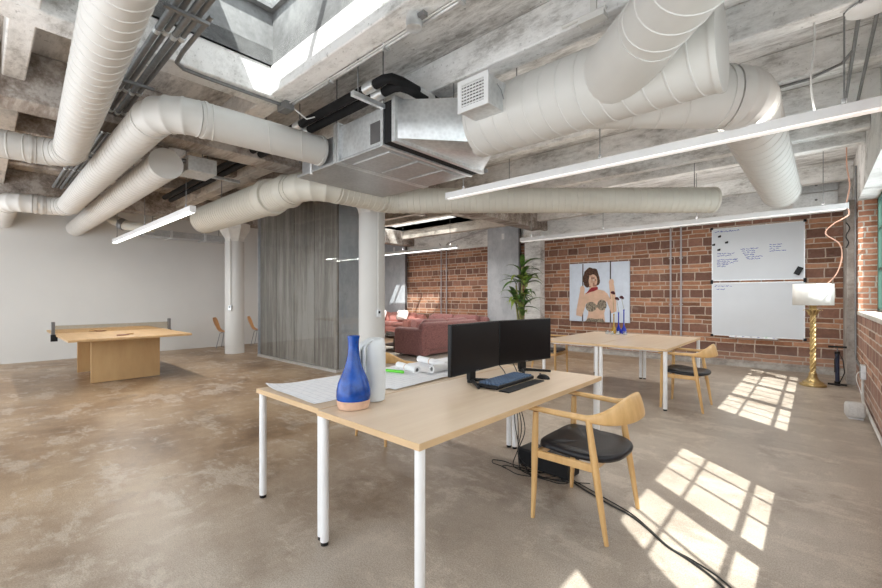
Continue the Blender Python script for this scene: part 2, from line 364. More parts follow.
# ceiling slab with two skylight openings
def slab(holes):
    x0,x1,y0,y1 = XL,1.0,YN,YB+.2
    xs = sorted({x0,x1,*[h[0] for h in holes],*[h[1] for h in holes]}); ys = sorted({y0,y1,*[h[2] for h in holes],*[h[3] for h in holes]})
    w = MB()
    for xa,xb in zip(xs,xs[1:]):
        for ya,yb in zip(ys,ys[1:]):
            cx,cy = (xa+xb)/2,(ya+yb)/2
            if any(h[0]<cx<h[1] and h[2]<cy<h[3] for h in holes): continue
            w.ab((xa,ya,ZS),(xb,yb,ZS+.15))
    st(w.build('ceiling',MAT['ceil'],smooth=False))
S1 = (-3.87,-.6,.35,1.88); S2 = (-10.6,-7.4,7.55,9.45)
slab([S1,S2])
def shaft(n, s, glz, mt='shaft'):
    x0,x1,y0,y1 = s; w = MB(); t=.1
    w.ab((x0-t,y0-t,ZS),(x0,y1+t,ZR)); w.ab((x1,y0-t,ZS),(x1+t,y1+t,ZR)); w.ab((x0,y0-t,ZS),(x1,y0,ZR)); w.ab((x0,y1,ZS),(x1,y1+t,ZR))
    xs = sorted({x0-t,x1+t,*[g[i] for g in glz for i in (0,1)]}); ys = sorted({y0-t,y1+t,*[g[i] for g in glz for i in (2,3)]})
    for xa,xb in zip(xs,xs[1:]):
        for ya,yb in zip(ys,ys[1:]):
            cx,cy = (xa+xb)/2,(ya+yb)/2
            if any(g[0]<cx<g[1] and g[2]<cy<g[3] for g in glz): continue
            w.ab((xa,ya,ZR),(xb,yb,ZR+.08))
    o = st(w.build('window_%d'%n,MAT[mt],smooth=False))
    p = MB()
    for g in glz: p.ab((g[0],g[2],ZR+.03),(g[1],g[3],ZR+.036))
    p.build('pane',MAT['glass'],o)
    b = MB()
    for g in glz:
        k = x0+1.1
        while k < x1:
            if g[0]<k<g[1]: b.ab((k-.025,g[2],ZR),(k+.025,g[3],ZR+.06))
            k += 1.1
    b.build('glazing_bar',MAT['white_mt'],o)
shaft(3,S1,[(-3.8,-3.25,1.3,1.84),(-3.25,-.7,1.5,1.84)])  # unseen solid lid narrows the glazing to keep a sun patch off the floor
shaft(4,S2,[(-10.5,-7.5,8.5,8.84),(-10.5,-7.5,7.65,7.95),(-10.5,-7.5,9.12,9.42)],'white_wall')
# ribs along X
k = 1
ribs = [-2.6,-1.6,-.6,.2,1.97,2.95,3.92,4.9,5.87,6.85,7.45,9.6]
for y in ribs:
    wd = .2 if y in (1.97,2.95) else .15
    x0 = XL; mt = MAT['beam']
    st(MB().ab((x0,y-wd/2,ZB),(XW,y+wd/2,ZS)).build('trim_%d'%k,mt,bevel=.012)); k += 1
for x,wd,zb in ((-4.02,.26,ZB-.012),(-5.45,.36,3.12),(-10.5,.36,3.12),(-.35,.2,3.34),(-7.2,.16,3.36),(-8.9,.16,3.36)):
    a,b = (YN,2.0) if x>-4.5 and x<-3 else (YN,YB)
    if x in(-7.2,-8.9): b=7.4
    if x==-.35: a,b=(1.9,YB)
    if x==-.35: continue
    st(MB().ab((x-wd/2,a,zb),(x+wd/2,b,ZS)).build('trim_%d'%k,MAT['timber'] if x<-5 else MAT['beam'],bevel=.012)); k += 1
# back wall pilaster and the corner post
st(MB().ab((-5.83,YB-.25,0),(-5.36,YB,ZS)).build('trim_pilaster',MAT['band'],bevel=.01))
st(MB().ab((.37,9.0,0),(XW+.01,YB,2.86)).build('trim_corner',MAT['curb'],bevel=.01))

# ------------------------------------------------------------------ ducts
def straight(mb, p0, p1, r, pitch=.125, ridge=.0045, r1=None, seg=32, tilt=.28):
    p0,p1 = Vector(p0),Vector(p1); t=(p1-p0); ln=t.length; t.normalize(); a,b=basis(t); r1 = r if r1 is None else r1
    stn=[(0,0,0)]; x=pitch*.6
    while x < ln-pitch*.55:
        stn += [(x-.008,0,1),(x-.004,1,1),(x+.004,1,1),(x+.008,0,1)]; x += pitch
    stn.append((ln,0,0)); rings=[]
    for s,h,tl in stn:
        rr = r+(r1-r)*s/ln + h*ridge
        rings.append([p0+t*(s+(tl*tilt*pitch*math.cos(2*PI*k/seg)))+(a*math.cos(2*PI*k/seg)+b*math.sin(2*PI*k/seg))*rr for k in range(seg)])
    mb.loft(rings)
def elbow(mb, p, d0, d1, R, r, gores=4, seg=32, ridge=.006):
    d0,d1=Vector(d0).normalized(),Vector(d1).normalized(); th=d0.angle(d1)
    n=(d1-d0*d1.dot(d0)).normalized(); c=Vector(p)+n*R; rings=[]
    A=d0.cross(n)
    for g in range(gores+1):
        for off,h in ((-.012,0),(-.005,1),(.005,1),(.012,0)):
            if (g==0 and off<0) or (g==gores and off>0): continue
            al=th*g/gores+off/R*(1 if 0<g<gores else 1)
            cen=c-n*R*math.cos(al)+d0*R*math.sin(al)
            rad=(n*math.cos(al)-d0*math.sin(al))
            rings.append([cen+(rad*math.cos(2*PI*k/seg)+A*math.sin(2*PI*k/seg))*(r+h*ridge) for k in range(seg)])
    mb.loft(rings)
def duct_path(par, pts, r, bend, mat, pitch=.125, caps=(False,False), gores=4, rs=None):
    pts=[Vector(p) for p in pts]; start=pts[0]
    for i in range(1,len(pts)):
        d=(pts[i]-pts[i-1]).normalized()
        if i<len(pts)-1:
            d2=(pts[i+1]-pts[i]).normalized(); tl=bend*math.tan(d.angle(d2)/2); end=pts[i]-d*tl
        else: end=pts[i]
        if (end-start).length>.03:
            mb=MB(); straight(mb,start,end,r,pitch); mb.build('duct_section',mat,par)
        for q,dd in ((start,d),(end,-d)):
            if (q is start and i>1) or (q is end and i<len(pts)-1):
                mb=MB(); mb.cyl(q+dd*.03,q+dd*.055,r+.009,seg=32); mb.build('joint_band',mat,par)
        if i<len(pts)-1:
            mb=MB(); elbow(mb,end,d,d2,bend,r,gores); mb.build('elbow',mat,par); start=pts[i]+d2*tl
    for flag,p,q in ((caps[0],pts[0],pts[1]),(caps[1],pts[-1],pts[-2])):
        if flag:
            d=(p-q).normalized(); mb=MB(); mb.cyl(p-d*.02,p+d*.012,r+.008,seg=32); mb.build('end_cap',mat,par)
def hangers(par, pts, r=.006, name='hanger_rod'):
    for x,y,z in pts:
        MB().cyl((x,y,z),(x,y,ZS),r,seg=6).build(name,MAT['steel'],par)
d = thing('spiral_duct','cream spiral duct overhead at top left, turning into the left picture edge','duct')
duct_path(d,[(-.6,.385,2.95),(-6.25,.67,2.95),(-6.25,-2.6,2.95)],.143,.26,MAT['duct'],.12); hangers(d,[(-5.0,.61,3.09),(-2.0,.46,3.09)])
d = thing('spiral_duct','cream spiral duct leaving the left air handler end and elbowing toward the white wall','duct')
duct_path(d,[(-3.95,2.44,2.93),(-3.97,1.45,2.91)],.15,.27,MAT['duct'],.33,(True,False)); duct_path(d,[(-3.97,1.45,2.91),(-3.98,1.0,2.9),(-9.6,1.0,2.9),(-9.6,.3,2.9),(-12.19,.3,2.9)],.15,.27,MAT['duct'],.12)
hangers(d,[(-6.0,1.0,3.05),(-9.0,1.0,3.05)])
d = thing('spiral_duct','shorter capped spiral duct beside the elbowed one, its flat round end facing the room','duct')
duct_path(d,[(-5.5,1.42,2.88),(-12.19,1.42,2.88)],.165,.28,MAT['duct'],.12,(True,False)); hangers(d,[(-7.0,1.42,3.04)])
d = thing('spiral_duct','ivory spiral duct bending past the air handler, capped before the brick wall','duct')
mb=MB(); straight(mb,(-8.3,2.75,2.77),(-5.75,2.75,2.77),.235,.085); mb.build('duct_section',MAT['duct2'],d)
mb=MB(); mb.cyl((-8.31,2.75,2.77),(-8.28,2.75,2.77),.24,seg=32); mb.build('end_cap',MAT['duct2'],d)
mb=MB(); mb.cyl((-5.75,2.75,2.77),(-5.62,2.75,2.77),.262,.245,seg=32); mb.build('flange',MAT['duct2'],d)
mb=MB(); straight(mb,(-5.62,2.75,2.77),(-5.2,2.75,2.77),.21,.06); mb.build('duct_section',MAT['duct2'],d)
mb=MB(); mb.cyl((-5.2,2.75,2.77),(-5.12,2.75,2.77),.225,.19,seg=32); mb.build('reducer',MAT['duct2'],d)
duct_path(d,[(-5.12,2.75,2.77),(-4.66,2.75,2.77),(-4.64,4.02,2.77),(-1.1,7.13,2.77)],.18,.34,MAT['duct2'],.09,(False,True))
hangers(d,[(-7.5,2.75,3.0),(-3.3,5.15,2.95),(-1.3,6.95,2.95)])
# main trunk with its two diagonal branches
d = thing('trunk_duct','fat cream trunk duct with two angled branches, overhead between air handler and windows','duct')
YM,ZM=3.08,2.93
mb=MB(); straight(mb,(-2.3,YM,ZM),(-.44,YM,ZM),.275,.14); mb.build('duct_section',MAT['duct'],d)
mb=MB(); mb.cyl((-.46,YM,ZM),(-.425,YM,ZM),.284,seg=32); mb.build('end_cap',MAT['duct'],d)
f=V(-.669,.743,0); rt=V(.743,.669,0)
hit=V(-1.12,YM,ZM); 
pA=hit-f*.25; 
mb=MB(); mb.cyl(hit+f*.02,hit-f*.62,.25,.2,seg=32); mb.build('branch_collar',MAT['duct'],d)
mb=MB(); straight(mb,hit-f*.62,hit-f*3.6,.195,.15); mb.build('duct_section',MAT['duct'],d)
hb=V(-1.28,YM+.02,ZM-.05); c1=V(-.42,YM+.02+.86*.9,ZM-.05)
duct_path(d,[hb,c1,(-.36,7.55,ZM-.08)],.222,.3,MAT['duct'],.2,(False,True),4)
# ragged insulation wrap on the branch that runs to the back wall
hangers(d,[(-1.9,YM,3.22),(-.7,YM,3.22)])
b = MB(); b.ab((-1.17,2.66,3.17),(-1.0,2.74,3.2)); b.cyl((-1.3,2.7,3.23),(-1.0,2.7,3.23),.014,seg=8); b.ab((-1.1,2.69,3.19),(-1.06,2.71,3.58))
b.build('hanger_bracket',MAT['duct'],d)
d = thing('flexible_duct','small curved white duct elbow hanging near the far white wall','duct')
mb=MB(); mb.tube([(-10.9,1.75,3.1),(-10.75,1.85,2.95),(-10.6,2.0,2.85),(-10.4,2.2,2.8),(-10.2,2.4,2.8)],.1,16); mb.build('duct_section',MAT['duct2'],d)
MB().cyl((-10.66,1.94,2.885),(-10.6,2.0,2.845),.115,seg=24).build('clamp_band',MAT['steel'],d)
MB().cyl((-10.75,1.85,2.95),(-10.75,1.85,ZS),.01,seg=8).build('hanger_rod',MAT['steel'],d)
d = thing('rectangular_duct','flat grey rectangular metal duct hung before the white wall beside the far column','duct',(-11.1,0,0))
MB().ab((-.2,2.4,2.72),(.2,4.2,2.86)).build('duct_section',MAT['galv_d'],d,bevel=.008)
for yy in (2.9,3.6): MB().ab((-.24,yy,2.70),(.24,yy+.04,2.88)).build('flange',MAT['galv'],d)
for yy in (2.6,4.0): MB().cyl((0,yy,2.86),(0,yy,ZS),.006,seg=6).build('hanger_rod',MAT['steel'],d)
d = thing('damper_box','galvanised damper box behind the capped end of the shorter spiral duct','duct box',(-5.75,1.78,2.88))
MB().ab((-.2,-.12,0),(.2,.2,.18)).build('casing',MAT['galv'],d,bevel=.006); MB().cyl((.1,-.12,.12),(.1,-.16,.12),.03,seg=12).build('actuator_knob',MAT['steel'],d)
MB().cyl((0,.1,.2),(0,.1,ZS-2.85),.006,seg=6).build('hanger_rod',MAT['steel'],d)

# ------------------------------------------------------------------ air handler
a = thing('air_handler','large galvanised air handler box hung from the ceiling above the room centre','air handler')
MB().ab((-4.42,2.5,2.77),(-3.66,3.68,3.06)).build('inlet_plenum',MAT['galv_d'],a,bevel=.006)
MB().ab((-3.6,2.46,2.76),(-2.93,3.72,3.1)).build('casing',MAT['galv'],a,bevel=.006)
for x in (-3.665,-3.635,-3.60): MB().ab((x-.012,2.43,2.73),(x+.012,3.75,3.13)).build('flange',MAT['galv'],a)
MB().ab((-4.44,2.45,2.735),(-2.9,3.73,2.762)).build('bottom_panel',MAT['galv_d'],a,bevel=.004)
for y0,y1 in ((2.58,2.9),(2.96,3.28),(3.34,3.64)): MB().ab((-3.55,y0,2.722),(-2.98,y1,2.737)).build('access_panel',MAT['galv_d'],a,bevel=.004)
MB().ab((-3.1,2.45,2.79),(-2.96,2.462,2.98)).build('label_plate',MAT['plate'],a)
MB().ab((-2.93,2.43,2.73),(-2.895,3.75,3.13)).build('flange',MAT['galv'],a)
MB().ab((-2.895,2.445,2.745),(-2.775,3.735,3.115)).build('canvas_connector',MAT['rubber'],a)
MB().ab((-2.775,2.43,2.73),(-2.73,3.75,3.13)).build('flange',MAT['galv'],a)
def rect_ring(x,y0,y1,z0,z1,n=32):
    out=[]
    for k in range(n):
        t=2*PI*k/n; c,s_=math.cos(t),math.sin(t); q=max(abs(c),abs(s_)); out.append(V(x,(y0+y1)/2+(y1-y0)/2*c/q,(z0+z1)/2+(z1-z0)/2*s_/q))
    return out
MB().loft([rect_ring(-2.73,2.46,3.72,2.76,3.1),[V(-2.28,YM+.275*math.cos(2*PI*k/32),ZM+.275*math.sin(2*PI*k/32)) for k in range(32)]]).build('transition_hood',MAT['galv'],a)
MB().cyl((-2.8,3.78,2.77),(-2.72,3.78,2.77),.025,seg=12).build('drain_stub',MAT['steel'],a)
MB().cyl((-4.15,2.46,2.85),(-4.15,2.46,2.72),.016,seg=10).build('drain_stub',MAT['white_pl'],a)
hangers(a,[(-3.63,2.44,3.05),(-2.9,2.44,3.05),(-2.9,3.74,3.05),(-3.63,3.74,3.05),(-4.4,2.46,2.9)],.007)
v = thing('supply_register','boxy galvanised air register with a white louvred grille on the trunk duct','vent',(-2.0,2.6,2.85))
MB().ab((-.14,0,0),(.14,.36,.235)).build('box',MAT['galv'],v,bevel=.004)
MB().ab((-.15,-.012,-.01),(.15,0,.03)).ab((-.15,-.012,.205),(.15,0,.245)).ab((-.15,-.012,.03),(-.11,0,.205)).ab((.11,-.012,.03),(.15,0,.205)).build('grille_frame',MAT['white_mt'],v)
MB().ab((-.11,-.003,.03),(.11,-.001,.205)).build('grille_backing',MAT['plate'],v)
g=MB()
for i in range(7): g.box((0,-.008,.043+i*.025),(.22,.012,.004),rx=-.6)
for i in range(7): g.box((-.09+i*.03,-.006,.1175),(.004,.004,.175))
g.build('louvre',MAT['white_mt'],v)
g=MB(); g.tube([(.142,.12,.19),(.155,.16,.15),(.15,.2,.1),(.16,.24,.07)],.004,6); g.build('damper_lever',MAT['steel'],v)

# ------------------------------------------------------------------ pipes and conduits at the ceiling
p_ = thing('insulated_pipe','pair of black insulated refrigerant pipes on struts above the air handler','pipe')
for dy,dz in ((0,0.01),(.1,-.02)):
    MB().tube([(-9.0,2.3+dy,3.2+dz),(-3.2,2.3+dy,3.2+dz),(-2.72,2.3+dy,3.2+dz),(-2.66,2.33+dy,3.2+dz),(-2.64,2.42+dy,3.2+dz),(-2.64,3.0,3.18+dz),(-2.5,3.5,3.18+dz)],.042,12).build('pipe_insulation',MAT['rubber'],p_)
    MB().cyl((-2.98,2.3+dy,3.2+dz),(-2.84,2.3+dy,3.2+dz),.047,seg=12).build('metal_sleeve',MAT['galv'],p_)
    MB().cyl((-4.2,2.3+dy,3.2+dz),(-4.08,2.3+dy,3.2+dz),.047,seg=12).build('metal_sleeve',MAT['galv'],p_)
    MB().cyl((-2.64,2.62+dy,3.195+dz),(-2.64,2.8,3.185+dz),.047,seg=12).build('metal_sleeve',MAT['galv'],p_)
for x in (-2.9,-4.6,-6.4): MB().ab((x-.02,2.1,3.06),(x+.02,2.6,3.1)).build('strut',MAT['galv'],p_); MB().cyl((x,2.16,3.08),(x,2.16,ZS),.006,seg=6).build('hanger_rod',MAT['steel'],p_)
MB().ab((-2.9,2.86,3.07),(-2.4,2.9,3.11)).build('strut',MAT['galv'],p_); MB().cyl((-2.44,2.88,3.1),(-2.44,2.88,ZS),.006,seg=6).build('hanger_rod',MAT['steel'],p_)
lab = ['conduit nearest the skylight in the ceiling bundle at upper left','second conduit from the skylight in the ceiling bundle at upper left','third conduit from the skylight in the ceiling bundle at upper left','conduit furthest from the skylight in the ceiling bundle at upper left']
for i in range(4):
    y=.97-.05*i; z=3.22-.012*(i%2); c=thing('conduit','grey steel '+lab[i],'conduit',group='ceiling conduit bundle')
    MB().tube([(-9.5,y,z),(-1.0,y,z)],.017+.004*(i%2),10).build('pipe_run',MAT['steel'],c)
    for x in (-8,-6.9,-5.9,-5.2,-4.6,-3.4,-2.4): MB().cyl((x,y,z),(x+.05,y,z),.026,seg=10).build('coupling',MAT['galv'],c)
c=thing('conduit_strut','steel struts carrying the ceiling conduit bundle at upper left','strut')
for x in (-3.0,-4.3,-5.6,-7.0): MB().ab((x-.015,.76,3.165),(x+.015,1.02,3.185)).build('strut_bar',MAT['steel'],c); MB().cyl((x,.78,3.18),(x,.78,ZS-.01),.005,seg=6).build('rod',MAT['steel'],c)
c=thing('conduit','thin conduit running round the skylight and along the concrete beam past it','conduit')
MB().tube([(-3.0,1.04,3.24),(-3.6,1.04,3.24),(-3.82,1.06,3.25),(-3.93,1.14,3.27),(-3.95,1.3,3.275),(-3.95,2.02,3.275)],.016,10).build('pipe_run',MAT['steel'],c)
MB().tube([(-3.88,2.09,3.285),(.3,2.09,3.285)],.014,10).build('pipe_run',MAT['galv'],c)
MB().tube([(-3.88,2.05,3.28),(-3.0,2.06,3.28),(.3,2.05,3.28)],.006,6).build('white_wire',MAT['wire_w'],c)
MB().ab((-4.02,2.0,3.22),(-3.86,2.1,3.3)).build('junction_box',MAT['steel'],c,bevel=.006)
MB().tube([(-3.88,2.1,3.25),(-3.8,2.2,3.15),(-3.75,2.3,3.2),(-3.6,2.35,3.25)],.007,6).build('white_wire',MAT['wire_w'],c)
for x in (-3.2,-2.45,-1.7,-1.0): MB().ab((x-.012,2.06,3.265),(x+.012,2.115,3.3)).build('clip',MAT['galv'],c)
c=thing('smoke_detector','small grey round sensor fixed under the beam near the skylight','sensor',(-2.05,2.0,3.3))
MB().lathe([(.03,-.1),(.055,-.09),(.06,-.05),(.05,0)],seg=20).build('body',MAT['galv'],c); MB().ab((.03,-.02,-.05),(.11,.02,-.02)).build('bracket',MAT['steel'],c)
c=thing('conduit','bare steel conduit hung in the top left picture corner across the timber beam','conduit')
MB().tube([(-3.55,-.52,3.24),(-7.2,-.52,3.24)],.02,10).build('pipe_run',MAT['steel'],c); MB().ab((-7.3,-.6,3.18),(-7.1,-.44,3.28)).build('junction_box',MAT['galv'],c)
MB().tube([(-7.2,-2.6,3.2),(-7.2,.3,3.2)],.02,10).build('pipe_run',MAT['steel'],c); MB().tube([(-7.9,-2.6,3.2),(-7.9,.6,3.2)],.02,10).build('pipe_run',MAT['steel'],c)
c=thing('ceiling_plate','white round plate with twin conduits at the ceiling near the window wall','ceiling fitting',(.27,3.95,3.285))
MB().lathe([(.10,-.02),(.12,-.01),(.12,.0)],seg=28).build('plate',MAT['white_mt'],c)
for dx in (-.045,.045): MB().tube([(dx,-1.7,0),(dx,.1,0),(dx,1.2,0),(dx,1.9,0)],.012,8).build('pipe_run',MAT['steel'],c)
MB().tube([(-.045,.6,0),(-.1,.8,.0),(-.3,.95,0),(-.9,1.0,0)],.012,8).build('pipe_run',MAT['steel'],c)
MB().ab((-.11,1.88,-.05),(.11,2.0,.01)).build('junction_box',MAT['galv_d'],c)
c=thing('metal_panel','grey galvanised panels with a knob screwed to the wall top above the corner post','panel',(.42,YB-.06,0))
MB().ab((-.72,-.02,2.98),(-.12,.02,3.22)).build('sheet',MAT['galv'],c); MB().ab((-.72,-.02,3.24),(-.12,.02,3.5)).build('sheet',MAT['galv'],c); MB().sphere((-.4,-.03,3.1),.02).sphere((-.4,-.03,3.36),.02).build('knob',MAT['steel'],c)

# ------------------------------------------------------------------ linear pendant lights
def pendant(label, x0, x1, y, z, n=3, mt='tube_dim'):
    ln=x1-x0; t=thing('pendant_light',label,'light',(x0,y,z),group='linear pendant lights')
    MB().ab((0,-.035,.012),(ln,.035,.085)).build('housing',MAT['white_mt'],t,bevel=.004)
    MB().ab((.02,-.03,0),(ln-.02,.03,.014)).build('diffuser',MAT[mt],t)
    for k in range(2): MB().ab((-.012 if k==0 else ln,-.036,.0),(0 if k==0 else ln+.012,.036,.086)).build('end_plate',MAT['white_pl'],t)
    for k in range(n):
        x=.25+(ln-.5)*k/(n-1); MB().cyl((x,0,.085),(x,0,ZS-z),.005,seg=6).build('suspension_cable',MAT['steel'],t); MB().cyl((x,0,.085),(x,0,.13),.014,seg=8).build('cable_gripper',MAT['steel'],t)
    return t
pendant('long white linear pendant light nearest the camera, crossing below the trunk duct',-3.44,.4,3.95,2.585)
pendant('white linear pendant light hung in front of the brick wall by the whiteboards',-4.85,.34,8.05,2.58,4)
pendant('lit linear pendant light before the white wall, above the plywood table',-10.6,-5.95,1.83,2.45,3,'tube')
pendant('lit linear pendant light over the sofas beyond the round column',-10.6,-6.6,7.95,2.58,3,'tube')
c=tag(MB().tube(sp([(.33,8.02,3.55),(.33,8.03,3.2),(.36,8.05,2.9),(.33,8.05,2.66),(.35,8.06,2.5),(.2,8.3,2.42),(.12,8.4,2.3),(.27,8.5,2.15),(.3,8.6,1.95),(.24,8.65,1.7),(.1,8.65,1.52),(-.01,8.62,1.45)]),.008,6).build('power_flex',MAT['wire_o']),'salmon pink flex dangling from the pendant end down to the lamp','cord')
c=tag(MB().tube(sp([(-.02,3.95,3.56),(.0,3.95,3.2),(-.02,3.95,2.9),(-.0,3.95,2.67)]),.006,6).build('power_flex',MAT['wire_w']),'white flex dropping from the ceiling to the nearest pendant light','cord')

# ------------------------------------------------------------------ columns
def column(label, x, y, r, side):
    t=thing('column',label,'column',(x,y,0))
    MB().lathe([(r,0),(r,2.7)],seg=40).build('shaft',MAT['white_wall'],t)
    MB().lathe([(r,2.7),(r+.02,2.78),(r+.14,2.98),(r+.16,3.12)],seg=8).build('capital',MAT['stain'],t,smooth=False)
    cx,cy=side; n=V(cx,cy,0).normalized()*(r+.015)
    MB().cyl((n.x,n.y,1.15),(n.x,n.y,2.75),.013,seg=8).build('conduit',MAT['stain'],t)
    MB().box((n.x,n.y,1.1),(.07,.07,.12),rz=math.atan2(cy,cx)).build('outlet_box',MAT['galv'],t,bevel=.006)
    q=V(cx,cy,0).normalized()*(r+.052)
    MB().box((q.x,q.y,1.12),(.006,.03,.04),rz=math.atan2(cy,cx)).build('socket',MAT['black'],t)
    return t
column('smooth off-white round column in front of the sofas, behind the vases',-5.36,4.27,.21,(.95,-.2))
column('off-white round column by the far white wall, between the orange chairs',-10.5,4.15,.215,(.7,-.7))

# ------------------------------------------------------------------ grey curtained glass partition
t=thing('partition','dark grey streaked partition with glass face standing left of the round column','partition',(-9.5,4.28,0))
zt=3.28
for k in range(4):
    x0=3.1*k/4; MB().ab((x0+.006,.04,.05),(x0+.775-.006,.07,zt)).build('curtain_panel',MAT['partition'],t,bevel=.004)
for k in range(1): MB().ab((3.05,.075,.05),(3.08,.93,zt)).build('curtain_panel',MAT['panel'],t)
MB().ab((0,0,.05),(3.12,.012,zt)).build('glass_pane',MAT['glass2'],t)
MB().ab((3.108,.012,.05),(3.12,.94,zt)).build('glass_pane',MAT['glass2'],t)
MB().ab((-.01,-.02,0),(3.14,.04,.05)).ab((3.09,.04,0),(3.14,.94,.05)).build('floor_track',MAT['alu'],t)
MB().ab((-.012,-.01,.05),(0.0,.08,zt)).build('edge_trim',MAT['panel'],t)

# ------------------------------------------------------------------ desks
def desk(label, x0, x1, y0, y1):
    w_,l_=x1-x0,y1-y0; t=thing('desk',label,'desk',((x0+x1)/2,(y0+y1)/2,0),group='maple desks')
    MB().box((0,0,.725),(w_-.008,l_-.008,.031)).build('tabletop',MAT['maple'],t,bevel=.003)
    e=MB()
    for s in (-1,1): e.box((s*(w_/2-.002),0,.725),(.004,l_,.030)); e.box((0,s*(l_/2-.002),.725),(w_-.008,.004,.030))
    e.build('edge_band',MAT['oak_edge'],t)
    MB().box((0,l_/2-.12,.70),(w_-.2,.04,.026)).box((0,-l_/2+.12,.70),(w_-.2,.04,.026)).box((w_/2-.11,0,.70),(.03,l_-.2,.026)).box((-w_/2+.11,0,.70),(.03,l_-.2,.026)).build('under_frame',MAT['white_mt'],t)
    for sx in (-1,1):
        for sy in (-1,1):
            x,y=sx*(w_/2-.028),sy*(l_/2-.032)
            g=MB().cyl((x,y,.02),(x,y,.713),.0235,seg=24).build('leg',MAT['white_mt'],t)
            MB().cyl((x,y,0),(x,y,.022),.021,seg=16).build('foot',MAT['black'],g)
    return t
desk('maple desk carrying the two monitors, nearest the camera',-2.03,-1.235,1.235,3.245)
desk('maple desk strewn with drawings, joined behind the monitor desk',-2.815,-2.034,1.255,3.245)
desk('bare maple desk by the chair near the whiteboards, right half of the far pair',-2.123,-1.3,5.45,7.4)
desk('far maple desk beneath the painting, left half of the far pair, with bottles',-2.95,-2.127,5.45,7.4)

# ------------------------------------------------------------------ round-back chairs
def make_chair(label):
    t=thing('armchair',label,'chair',group='ash armchairs with black seats')
    W=.275
    for s in (-1,1):
        MB().tube([(.225,s*W,0),(.215,s*W,.2),(.21,s*W,.44),(.205,s*(W-.002),.655)],0,14,[.0125,.0175,.021,.0175]).build('leg',MAT['ash'],t)
        MB().tube([(-.225,s*(W-.005),0),(-.19,s*(W-.005),.22),(-.155,s*(W-.01),.44),(-.12,s*(W-.012),.665)],0,14,[.0125,.018,.021,.017]).build('leg',MAT['ash'],t)
    # rails under the seat
    r=MB()
    for s in (-1,1): r.box((.03,s*(W-.008),.40),(.36,.022,.045))
    r.box((.205,0,.395),(.022,W*2-.02,.04)); r.box((-.15,0,.405),(.022,W*2-.02,.04))
    r.build('seat_rail',MAT['ash'],t,bevel=.005)
    # upholstered seat: D shape
    def outline(sc):
        o=[]
        for k in range(48):
            a_=2*PI*k/48; c_,s_=math.cos(a_),math.sin(a_); n=6 if c_>0 else 2.9
            x=(.225 if c_>0 else .255)*math.copysign(abs(c_)**(2/n),c_); y=.252*math.copysign(abs(s_)**(2/n),s_)
            o.append((x*sc,y*sc))
        return o
    rings=[]
    for sc,z in ((.93,.420),(.985,.424),(1.0,.438),(.985,.452),(.94,.461),(.6,.462),(.2,.458)): rings.append([V(x,y,z+.012*(x>.1)*(sc<.99)) for x,y in outline(sc)])
    MB().loft(rings).build('seat',MAT['leather'],t,ang=60)
    # bent rail: armrests and back
    def rail(u):                                     # u -1..1
        a_=abs(u); s=1 if u>0 else -1
        if a_>.55:
            q=(a_-.55)/.45; return V(-.10+.345*q, s*(.262+.018*q), .672+.004*q), q
        th=a_/.55*PI/2; x=-.10-.20*math.cos(th)**.8 if math.cos(th)>0 else -.10
        return V(x, s*.262*math.sin(th)**.85 if th>0 else 0, .672+.052*math.cos(th)**1.6), -math.cos(th)
    def sect(u):
        c,q=rail(u); a_=abs(u); e=.002; t_=(rail(min(1,u+.01))[0]-rail(max(-1,u-.01))[0]); t_.z=0; t_.normalize(); nrm=V(-t_.y,t_.x,0)
        if q>0: h=.017-.003*q; w2=.018+.006*math.sin(q*PI)
        else:
            m=-q; k=m**1.1; h=.017+.055*k; w2=.018-.005*k
        lean=V(0,0,0)
        out=[]
        for k in range(14):
            an=2*PI*k/14; ca,sa=math.cos(an),math.sin(an)
            vz=h*math.copysign(abs(sa)**.7,sa)
            tilt=0 if q>0 else -q
            out.append(c+nrm*(w2*math.copysign(abs(ca)**.7,ca)+ vz*.28*tilt*-1)+V(0,0,vz))
        return out
    MB().loft([sect(-.42+.84*k/36) for k in range(37)]).build('backrest',MAT['ash'],t,ang=60)
    for s in (-1,1): MB().loft([sect(s*(.42+.58*k/24)) for k in range(25)]).build('armrest',MAT['ash'],t,ang=60)
    return t
ch=make_chair('pale ash armchair with black seat nearest the camera, at the monitor desk')
ch.location=(-1.07,2.56,0); ch.rotation_euler=(0,0,PI)
dup(ch,(-1.19,5.9,0),PI,'pale ash armchair with black seat at the far desk, near the whiteboards')
dup(ch,(-3.12,2.74,0),0,'pale ash armchair mostly hidden behind the drawing-covered desk, backrest showing')
dup(ch,(-3.42,6.6,0),.1,'pale ash armchair behind the far desks, half hidden by the right monitor')

# plywood shell chairs by the white wall
def shell_chair(label):
    t=thing('side_chair',label,'chair',group='orange plywood side chairs')
    prof=[(.22,.43),(.2,.455),(.1,.45),(-.08,.435),(-.17,.45),(-.22,.50),(-.25,.58),(-.30,.70),(-.335,.82)]
    wid=[.17,.2,.21,.2,.17,.13,.14,.19,.13]
    rows=[]
    for (x,z),w2 in zip(prof,wid): rows.append([V(x+.03*(abs(j)/4)**2,w2*j/4,z) for j in range(-4,5)])
    MB().loft(rows,closed=False,cap=False).build('seat_shell',MAT['orangewood'],t,solid=.011,sub=1)
    for sx,sy in ((1,1),(1,-1),(-1,1),(-1,-1)):
        MB().tube([(sx*.06,sy*.1,.43),(sx*.12,sy*.15,.40),(sx*.2,sy*.2,0)],.009,8).build('leg',MAT['steel'],t)
    return t
sc_=shell_chair('orange plywood side chair standing left of the far column'); sc_.location=(-11.7,4.42,0); sc_.rotation_euler=(0,0,.9)
dup(sc_,(-11.7,5.32,0),.9,'orange plywood side chair right of the far column, beside the grey partition')

